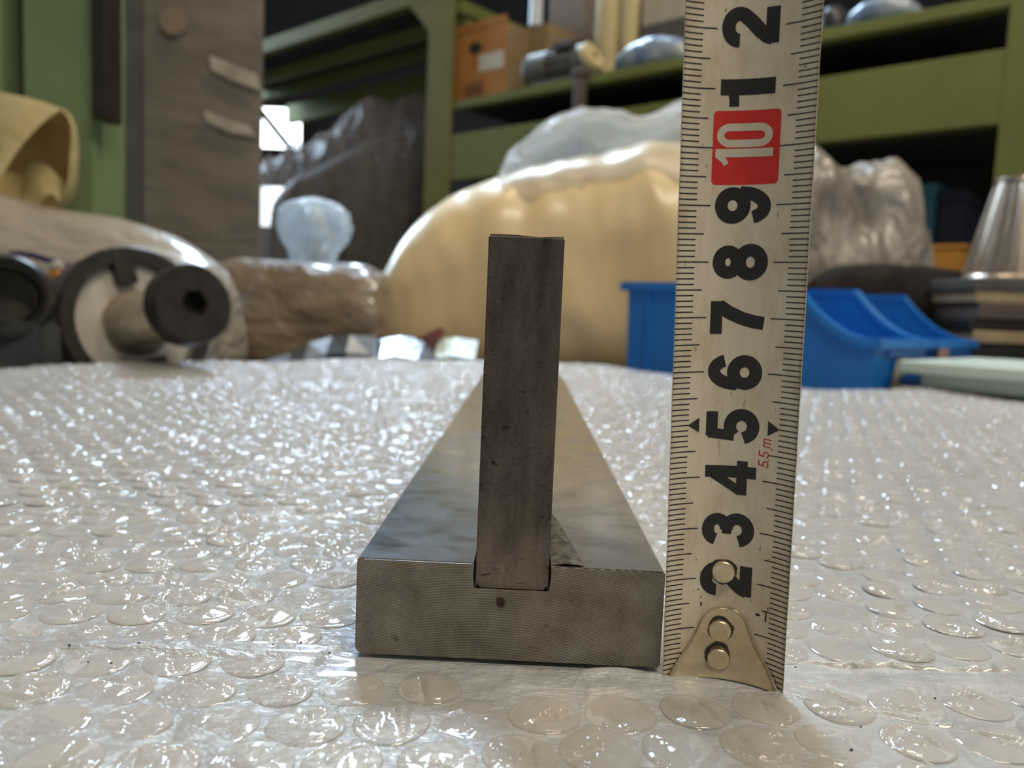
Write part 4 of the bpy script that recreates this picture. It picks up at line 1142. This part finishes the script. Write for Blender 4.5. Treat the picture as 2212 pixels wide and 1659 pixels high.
# slanted bright cylinder standing on the plates
p0 = at_y(2146, 602, plates_y + 0.04); p1 = at_y(2168, 378, plates_y + 0.04)
zc0, zc1 = prev, p1.z
cyl = empty('ribbed_metal_cone', (at_y(2192, 600, plates_y + 0.06).x, plates_y + 0.066, prev))
r0 = 0.066; hc = zc1 - zc0
def cone():
    seg = 72; vs, fs = [], []
    prof = [(r0, 0), (r0, 0.004), (r0 * 0.96, 0.008), (r0 * 0.50, hc - 0.008), (r0 * 0.52, hc - 0.004), (r0 * 0.50, hc), (r0 * 0.44, hc), (r0 * 0.42, hc - 0.03), (0.0005, hc - 0.03)]
    shell = lathe('cone_shell', prof, simple('brushed_warm_metal', (0.55, 0.46, 0.36), (0.40, 0.33, 0.27), 0.3, 0.9, nscale=40, stretch=(3, 3, 0.1)), cyl, None, seg)
    for k in range(24):
        a = 2 * math.pi * k / 24
        m_ = Matrix.Rotation(a, 4, 'Z')
        b2 = bmesh.new()
        v = [b2.verts.new(m_ @ Vector(p)) for p in ((r0 * 0.955, -0.0022, 0.012), (r0 * 0.985, 0, 0.012), (r0 * 0.955, 0.0022, 0.012), (r0 * 0.50, -0.0018, hc - 0.012), (r0 * 0.53, 0, hc - 0.012), (r0 * 0.50, 0.0018, hc - 0.012))]
        for f in ((0, 1, 4, 3), (1, 2, 5, 4), (0, 3, 5, 2), (0, 2, 1), (3, 4, 5)): b2.faces.new([v[i] for i in f])
        bm_obj('rib', b2, M_BRIGHT, shell)
cone()
tag(cyl, 'ribbed metal cone standing on the plates at the right edge', 'metal cone')

# ------------------------------------------------------------------ green storage rack
RL = Vector((-0.24, 2.22, 0)); RRt = Vector((0.822, 1.32, 0))
RU = (RRt - RL).normalized(); RN = Vector((-RU.y, RU.x, 0))
if RN.y < 0: RN = -RN
def on_rack(px, py, t=0.0):
    """pixel -> (s along rack, z) on the plane t metres behind the rack front"""
    r = ray(px, py); P = RL + RN * t
    k = (P - CAM).dot(RN) / r.dot(RN); q = CAM + r * k
    return (q - P).dot(RU), q.z
RLEN = (RRt - RL).length
rack = empty('storage_rack', RL + Vector((0, 0, FLOOR_Z)), math.atan2(RU.y, RU.x))
RD = 0.45
def rbox(name, s0, s1, t0, t1, z0, z1, mat, bev=0.0):
    return box(name, (s0, t0, z0 - FLOOR_Z), (s1, t1, z1 - FLOOR_Z), mat, rack, None, bev)
ZT = 1.30
def post(s, d, mat, w1=0.055):
    bm = bmesh.new()
    box_bm(bm, (s, -0.004, 0), (s + d * w1, 0.0, ZT - FLOOR_Z)) if d > 0 else box_bm(bm, (s + d * w1, -0.004, 0), (s, 0.0, ZT - FLOOR_Z))
    box_bm(bm, (s - 0.002, -0.004, 0), (s + 0.002, 0.05, ZT - FLOOR_Z))
    return bm_obj('post', bm, mat, rack)
sl0, _ = on_rack(922, 300); sl1, _ = on_rack(976, 300); sr0, _ = on_rack(2166, 200)
rbox('post', sl0, sl1, -0.006, 0.0, FLOOR_Z, ZT, M_OLIVE, 0.002)
rbox('post', sl0, sl0 + 0.006, 0.0, 0.06, FLOOR_Z, ZT, M_OLIVE)
rbox('post', sr0, sr0 + 0.055, -0.006, 0.0, FLOOR_Z, ZT, M_GREEN, 0.002)
rbox('post', sr0 + 0.049, sr0 + 0.055, 0.0, 0.06, FLOOR_Z, ZT, M_GREEN)
for s in (sl0, sr0): rbox('post', s, s + 0.05, RD - 0.006, RD, FLOOR_Z, ZT, M_GREEN)
rbox('post', sl0 - RLEN, sl0 - RLEN + 0.06, -0.006, 0.0, FLOOR_Z, ZT, M_OLIVE)
# right bay: wide beam, shelf edge, shelf board, lower shelf, added dark sheet for the shade behind
rbox('beam', sl1, sr0 + 0.001, -0.004, 0.036, 0.429, 0.559, M_GREEN, 0.003)
rbox('shelf_edge', sl1, sr0 + 0.001, -0.002, 0.030, 0.631, 0.654, M_GREEN, 0.002)
rbox('shelf_board', sl1, sr0, 0.030, RD, 0.640, 0.652, M_DKSHELF)
rbox('shelf_board', sl1, sr0, 0.036, RD, 0.440, 0.452, M_DKSHELF)
rbox('back_panel', sl1, sr0 + 0.05, RD - 0.005, RD, 0.20, 0.640, M_DKSHELF)  # added dark sheet, stands in for the shade inside the bay
zl = on_rack(2060, 520)[1]
zlow = on_rack(2050, 600)[1]
rbox('shelf_edge', sl1, sr0 + 0.001, -0.002, 0.030, zlow - 0.05, zlow, M_GREEN, 0.002)
rbox('shelf_board', sl1, sr0, 0.030, RD, zlow - 0.02, zlow - 0.002, M_DKSHELF)
rbox('cross_tie', sr0 + 0.02, sr0 + 0.05, 0.06, RD, 0.30, 0.34, M_GREEN)
# right bay, above: side tie seen beside the post and a top shelf
ztie = on_rack(982, 2)[1]
rbox('side_tie', sl1 - 0.004, sl1 + 0.02, 0.0, RD, ztie - 0.035, ztie, M_GREEN)
# left bay: high beam, shelf boards, rear beams
a = on_rack(583, 80); b_ = on_rack(583, 108); c = on_rack(905, 11)
zb1 = (a[1] + on_rack(900, -22)[1]) / 2; zb0 = (b_[1] + c[1]) / 2
sL = sl0 - RLEN
rbox('beam', sL, sl0, -0.004, 0.030, zb0, zb1, M_OLIVE, 0.002)
rbox('shelf_board', sL, sl0, 0.030, RD, zb0 + 0.01, zb0 + 0.03, M_DKSHELF)
for t in (0.15, 0.30): rbox('shelf_bearer', sL, sl0, t, t + 0.03, zb0 - 0.03, zb0 + 0.01, M_GREEN)
rbox('rear_beam', sL, sl0, RD - 0.03, RD, zb0 - 0.11, zb0 - 0.03, M_GREEN, 0.002)
rbox('beam', sL, sl0, -0.004, 0.030, 0.02, 0.10, M_OLIVE, 0.002)
rbox('shelf_board', sL, sl0, 0.030, RD, 0.06, 0.08, M_DKSHELF)
# gusset where the high beam meets the post
g = [(sl0 - 0.09, zb0), (sl0, zb0), (sl0, zb0 - 0.09)]
vs = [(s, t, z - FLOOR_Z) for t in (-0.005, 0.0) for s, z in g]
mesh('gusset', vs, [(0, 2, 1), (3, 4, 5), (0, 1, 4, 3), (1, 2, 5, 4), (2, 0, 3, 5)], M_OLIVE, rack)
tag(rack, 'green steel storage rack with wide beams behind the bench', 'storage rack')

def rack_thing(name, px0, px1, py0, py1, t0, t1, z_base=None):
    """extents on the rack from a pixel box, at depth t0"""
    pym = (py0 + py1) / 2; pxm = (px0 + px1) / 2
    s0 = on_rack(px0, pym, t0)[0]; s1 = on_rack(px1, pym, t0)[0]; z1 = on_rack(pxm, py0, t0)[1]; z0 = on_rack(pxm, py1, t0)[1]
    if z_base is not None: z0 = z_base
    loc = RL + RU * ((s0 + s1) / 2) + RN * t0 + Vector((0, 0, z0))
    o = empty(name, loc, math.atan2(RU.y, RU.x))
    return o, (s1 - s0), (z1 - z0), (t1 - t0)
SH = 0.654
# orange-brown carton with hole and pale label
o, wd, ht, dp = rack_thing('cardboard_box', 982, 1090, 62, 215, 0.02, 0.22, SH)
def open_carton(root, wd, ht, dp, mat):
    fp = box('front_panel', (-wd / 2, 0, 0), (wd / 2, 0.004, ht), mat, root)
    box('side_panel', (wd / 2 - 0.004, 0.004, 0), (wd / 2, dp, ht), M_TANCARTON, root)
    box('side_panel', (-wd / 2, 0.004, 0), (-wd / 2 + 0.004, dp, ht), M_TANCARTON, root)
    box('back_panel', (-wd / 2, dp - 0.004, 0), (wd / 2, dp, ht), M_TANCARTON, root)
    box('bottom_panel', (-wd / 2, 0.004, 0), (wd / 2, dp - 0.004, 0.004), M_TANCARTON, root)
    return fp
fp = open_carton(o, wd, ht, dp, M_CARTON)
lathe('hand_hole', [(0.0001, 0.0), (0.020, 0.0), (0.020, 0.002), (0.0001, 0.002)], M_DKSHELF, fp, Matrix.Translation((-wd * 0.08, -0.0022, ht * 0.74)) @ Matrix.Rotation(0.15, 4, 'Y') @ Matrix.Diagonal((1.25, 1, 0.75, 1)) @ Matrix.Rotation(-math.pi / 2, 4, 'X'), 24)['label'] = 'dark hand hole'
box('label_sticker', (wd * 0.0, -0.0015, ht * 0.38), (wd * 0.48, 0.0, ht * 0.62), M_LABEL, fp)['label'] = 'pale paper label'
box('print_block', (-wd * 0.25, -0.001, ht * 0.06), (wd * 0.1, 0.0, ht * 0.24), simple('brown_print', (0.20, 0.09, 0.04), (0.16, 0.07, 0.03), 0.7), fp)['label'] = 'dark printed panel'
box('open_flap', (-wd / 2, -0.002, ht), (wd / 2, 0.002, ht + 0.02), M_CARTON, o)
tag(o, 'orange-brown cardboard box with hand hole and pale label on the rack shelf', 'cardboard box')
o, wd, ht, dp = rack_thing('cardboard_box', 1096, 1180, 60, 190, 0.12, 0.26, SH)
open_carton(o, wd, ht, dp, M_TANCARTON)
tag(o, 'plain tan cardboard box behind the grey motor on the rack', 'cardboard box')
# grey motor lying on the shelf
o, wd, ht, dp = rack_thing('electric_motor', 1122, 1262, 92, 185, 0.0, 0.10, SH)
rm = ht / 2
mm = Matrix.Translation((-wd / 2, rm + 0.004, rm)) @ Matrix.Rotation(math.pi / 2, 4, 'Y')
mb_ = lathe('motor_body', [(rm * 0.35, 0), (rm * 0.95, 0.002), (rm, 0.01), (rm, wd * 0.35), (rm * .86, wd * 0.36), (rm * .86, wd * 0.75), (rm * .96, wd * 0.76), (rm * .96, wd * 0.92), (rm * .4, wd * 0.94)], M_GREYMET, o, mm, 40)
for k in range(10):
    a = math.pi * (k / 9.0) - math.pi / 2
    box('fin', (-wd * 0.14, 0, rm * .84), (wd * 0.25, 0.003, rm * .95), M_GREYMET, mb_, Matrix.Translation((0, rm + 0.004, rm)) @ Matrix.Rotation(a * 1.4 + 0.7, 4, 'X'))
box('terminal_box', (-wd * 0.05, 0.01, rm * 1.75), (wd * 0.25, 0.06, rm * 2.1), M_GREYMET, o, None, 0.002)
box('foot', (-wd * 0.3, 0.0, 0), (wd * 0.35, 0.08, 0.008), M_GREYMET, o)
tag(o, 'grey finned electric motor lying beside the cardboard boxes', 'motor')
# cream disc leaning
o, wd, ht, dp = rack_thing('cream_disc', 1258, 1286, 92, 152, -0.012, 0.02, SH)
lathe('disc', [(0.0001, 0), (ht * .45, 0), (ht * .5, 0.004), (ht * .5, 0.018), (ht * .45, 0.022), (0.0001, 0.022)], M_PAPER, o, Matrix.Translation((-0.01, 0.01, ht / 2)) @ Matrix.Rotation(1.15, 4, 'Y'), 36)
lathe('disc_hub', [(0.008, 0.022), (0.008, 0.026), (0.0001, 0.026)], M_TANCARTON, o, Matrix.Translation((-0.01, 0.01, ht / 2)) @ Matrix.Rotation(1.15, 4, 'Y'), 20)
tag(o, 'cream round disc standing at the end of the grey motor', 'disc')
# brown bar standing in front of the rack beams
p_b = at_y(1252, 265, 1.55); p_t = at_y(1258, 160, 1.55)
sb = on_rack(1254, 200, -0.03)[0]
o = empty('brown_bar', RL + RU * sb + RN * -0.032 + Vector((0, 0, FLOOR_Z)), math.atan2(RU.y, RU.x))
hb = on_rack(1258, 148, -0.03)[1] - FLOOR_Z
box('shank', (-0.013, -0.012, 0), (0.013, 0.012, hb), M_BROWNROD, o, None, 0.003)
box('head', (-0.018, -0.016, hb - 0.02), (0.018, 0.016, hb), M_BROWNROD, o, None, 0.003)
tag(o, 'brown square steel bar standing against the front of the rack', 'steel bar')
# cream upright tubes
for (px0, px1, lab_) in ((1272, 1330, 'wide cream cardboard tube standing on the rack shelf'), (1334, 1368, 'narrower cream tube right of the wide cream tube')):
    o, wd, ht, dp = rack_thing('cardboard_tube', px0, px1, -30, 145, 0.17, 0.2, SH); r = wd / 2
    lathe('tube_wall', [(r * .86, 0), (r, 0), (r, 0.36), (r * .86, 0.36), (r * .86, 0.002)], M_PAPER, o, Matrix.Translation((0, r, 0)), 40, False)
    lathe('end_band', [(r * 1.0, 0.0), (r * 1.03, 0.0), (r * 1.03, 0.02), (r * 1.0, 0.02)], M_TANCARTON, o, Matrix.Translation((0, r, 0)), 40)
    tag(o, lab_, 'tube', 'cream tubes on the rack')
# grey case, white tube, beige case behind
o, wd, ht, dp = rack_thing('grey_case', 1186, 1262, -20, 84, 0.28, 0.42, SH)
box('case_body', (-wd / 2, 0, 0), (wd / 2, dp, ht * .55), M_GREYMET, o, None, 0.006); box('case_lid', (-wd / 2, 0, ht * .56), (wd / 2, dp, ht), simple('mauve_grey', (0.26, 0.20, 0.17), (0.20, 0.15, 0.13), 0.6), o, None, 0.006)
tag(o, 'grey case with a mauve lid behind the motor', 'case')
o, wd, ht, dp = rack_thing('white_tube', 1130, 1152, -60, 48, 0.34, 0.37, None)
lz = o.location.z - SH
lathe('tube', [(wd * .5, 0), (wd * .5, 0.42), (wd * .4, 0.42), (wd * .4, 0.004)], simple('white_glossy', (0.80, 0.83, 0.88), (0.74, 0.78, 0.84), 0.25), o, Matrix.Translation((0, wd, 0)), 24)
lathe('tube_stand', [(wd * .4, -lz), (wd * .4, 0.0)], M_GREYMET, o, Matrix.Translation((0, wd, 0)), 16)
tag(o, 'white tube upright on a thin stand behind the tan box', 'tube')
o, wd, ht, dp = rack_thing('beige_case', 1385, 1490, -30, 80, 0.18, 0.40, SH)
box('case_body', (-wd / 2, 0, 0), (wd / 2, dp, ht * .62), M_GREYMET, o, None, 0.006); box('case_top', (-wd / 2, 0, ht * .63), (wd / 2, dp, ht), simple('beige_plastic', (0.48, 0.42, 0.32), (0.40, 0.35, 0.26), 0.5), o, None, 0.008)
tag(o, 'beige topped grey case behind the blue bag, left of the tape', 'case')
# blue printed bags lying on the shelf
def shelf_bag(px0, px1, py0, py1, t0, depth, mat, name, label, seed):
    s0, z1 = on_rack(px0, (py0 + py1) / 2, t0)[0], on_rack((px0 + px1) / 2, py0, t0)[1]; s1 = on_rack(px1, (py0 + py1) / 2, t0)[0]
    root = empty(name, RL + RU * ((s0 + s1) / 2) + RN * (t0 + depth) + Vector((0, 0, SH)), math.atan2(RU.y, RU.x))
    wd = s1 - s0; h = z1 - SH
    st = [(-wd / 2, h * .25), (-wd * .42, h * .7), (-wd * .2, h * .95), (0, h), (wd * .2, h * .9), (wd * .4, h * .75), (wd / 2, h * .3)]
    ob = loft_bag('bag_skin', st, 0.0, depth, 0.0, mat, root, 0.8, 50, 36, 0.008, 22.0, (1, 1, 1), seed, 0.0, 0.6, 0.3)
    tag(root, label, 'bag', 'printed bags on the rack shelf')
shelf_bag(1318, 1480, 68, 130, 0.02, 0.06, M_BLUEBAG, 'printed_bag', 'blue and white printed bag lying left of the tape', 41.0)
shelf_bag(1822, 1975, -20, 36, 0.02, 0.08, M_BLUEBAG, 'printed_bag', 'blue and white printed bag lying right of the tape', 47.0)
shelf_bag(1765, 1818, 0, 58, 0.05, 0.06, simple('black_bag', (0.03, 0.03, 0.035), (0.02, 0.02, 0.02), 0.4), 'black_bag', 'black bag on the shelf right beside the tape', 53.0)
# lower shelf things at the right
def low_box(name, px0, px1, py0, py1, t0, t1, mat, label, cat):
    o, wd, ht, dp = rack_thing(name, px0, px1, py0, py1, t0, t1, zlow)
    box('body', (-wd / 2, 0, 0), (wd / 2, dp, ht * .86), mat, o, None, 0.003); box('top_edge', (-wd / 2 - 0.002, -0.002, ht * .86), (wd / 2 + 0.002, dp, ht), mat, o, None, 0.002)
    tag(o, label, cat)
low_box('orange_box', 1996, 2088, 528, 592, 0.04, 0.20, M_ORANGE, 'orange box low on the rack behind the black cloth', 'box')
low_box('light_blue_binder', 1984, 2020, 396, 500, 0.22, 0.36, M_CYAN, 'light blue binder standing behind the orange box', 'binder')
low_box('navy_tub', 2024, 2080, 408, 500, 0.23, 0.38, M_NAVY, 'navy blue tub right of the light blue binder', 'tub')

# ------------------------------------------------------------------ things seen through the left bay
# window in the back wall
wy = 4.985
wa = at_y(540, 232, wy); wb = at_y(648, 492, wy)
m, nt, b = new_mat('window_daylight')
b.inputs['Base Color'].default_value = (0, 0, 0, 1)
b.inputs['Emission Color'].default_value = (0.86, 0.94, 1, 1); b.inputs['Emission Strength'].default_value = 6.0
win = box('window_1', (wa.x, wy - 0.004, wb.z), (wb.x, wy + 0.010, wa.z), m); tag(win, kind='structure')
for (x0, x1, z0, z1) in ((wa.x - .04, wa.x, wb.z - .04, wa.z + .04), (wb.x, wb.x + .04, wb.z - .04, wa.z + .04), (wa.x, wb.x, wa.z, wa.z + .04), (wa.x, wb.x, wb.z - .04, wb.z), (wa.x, wb.x, (wa.z + wb.z) / 2 - .12, (wa.z + wb.z) / 2 + .12)):
    box('window_frame', (x0, wy - 0.02, z0), (x1, wy + 0.01, z1), M_DARK, win)
# diagonal brace across the window
p0 = at_y(560, 236, 3.4); p1 = at_y(668, 372, 3.4)
dr = (p1 - p0); ln = dr.length
yb_ = 2.95
o = box('brace', (-0.014, -0.014, 0), (0.014, 0.014, ln * 2.4), M_DARK, rack, None); 
o.parent = None; o.matrix_world = frame(p1 + dr * 0.7, -dr, (0, 1, 0)); o.name = 'diagonal_brace'
tag(o, 'thin dark diagonal brace crossing the bright window', 'brace')
# film-hung bundle on the left bay's low shelf
YH = 2.62
hang = loft_bag('film_covered_bundle', sil([(560, 420), (575, 372), (600, 350), (632, 332), (690, 318), (720, 300), (760, 262), (790, 232), (830, 222), (900, 228), (940, 240), (960, 280)], YH), YH, 0.14, 0.09, M_HAZEBAG, None, 0.85, 110, 80, 0.055, 6.0, (2.2, 1, 0.35), 61.0, 0.0, 0.7, 0.3)
tag(hang, 'smoky clear film draped over a dark bundle behind the rack post', 'covered bundle')
core = loft_bag('bundle_core', sil([(600, 430), (640, 385), (720, 350), (800, 300), (900, 285), (945, 320)], YH), YH, 0.10, 0.095, M_GREYMET, hang, 0.8, 40, 30, 0.01, 8.0, (1, 1, 1), 63.0, 0.0, 0.4, 0.3)
# bluish clear bag catching the daylight on the bench
YW = 1.23
wbg = empty('clear_tied_bag', at_y(678, 560, YW)); wbg.location.z = BENCH_Z
inv = Matrix.Translation(-Vector(wbg.location))
ctr = at_y(676, 478, YW); scw = (YW - CAM.y) / F_PX
zr = [(BENCH_Z, 46), (at_y(676, 575, YW).z, 38), (at_y(676, 545, YW).z, 42), (at_y(676, 520, YW).z, 58), (at_y(676, 490, YW).z, 66), (at_y(676, 460, YW).z, 62), (at_y(676, 440, YW).z, 44), (at_y(676, 428, YW).z, 14), (at_y(676, 425, YW).z, 2)]
vs, fs = [], []
seg, rowsn = 72, 44
zz = np.array([z for z, _ in zr]); rr_ = np.array([r for _, r in zr]) * scw
for j in range(rowsn + 1):
    z = BENCH_Z + (zz[-1] - BENCH_Z) * (1 - (1 - j / rowsn) ** 1.3); r = float(np.interp(z, zz, rr_))
    for k in range(seg):
        a = 2 * math.pi * k / seg
        d = 1 + 0.22 * ridge((math.cos(a), math.sin(a), z * 5), 1.1, 8.0) + 0.12 * math.sin(5 * a + 40 * z)
        vs.append((ctr.x + r * d * math.cos(a), ctr.y + 0.8 * r * d * math.sin(a), z))
for j in range(rowsn):
    for k in range(seg): fs.append((j * seg + k, j * seg + (k + 1) % seg, (j + 1) * seg + (k + 1) % seg, (j + 1) * seg + k))
o = mesh('bag_film', vs, fs, M_WHITEBAG, wbg, True); o.matrix_parent_inverse = inv
o = lathe('bag_contents', [(0.012, BENCH_Z), (0.014, ctr.z - 0.02), (0.020, ctr.z), (0.012, ctr.z + 0.02), (0.001, ctr.z + 0.022)], simple('white_plastic', (0.62, 0.72, 0.80), (0.5, 0.6, 0.7), 0.3), wbg, Matrix.Translation((ctr.x + 0.004, ctr.y, 0)), 24, True); o.matrix_parent_inverse = inv
tag(wbg, 'bluish clear plastic bag standing upright behind the brown bundle', 'plastic bag')
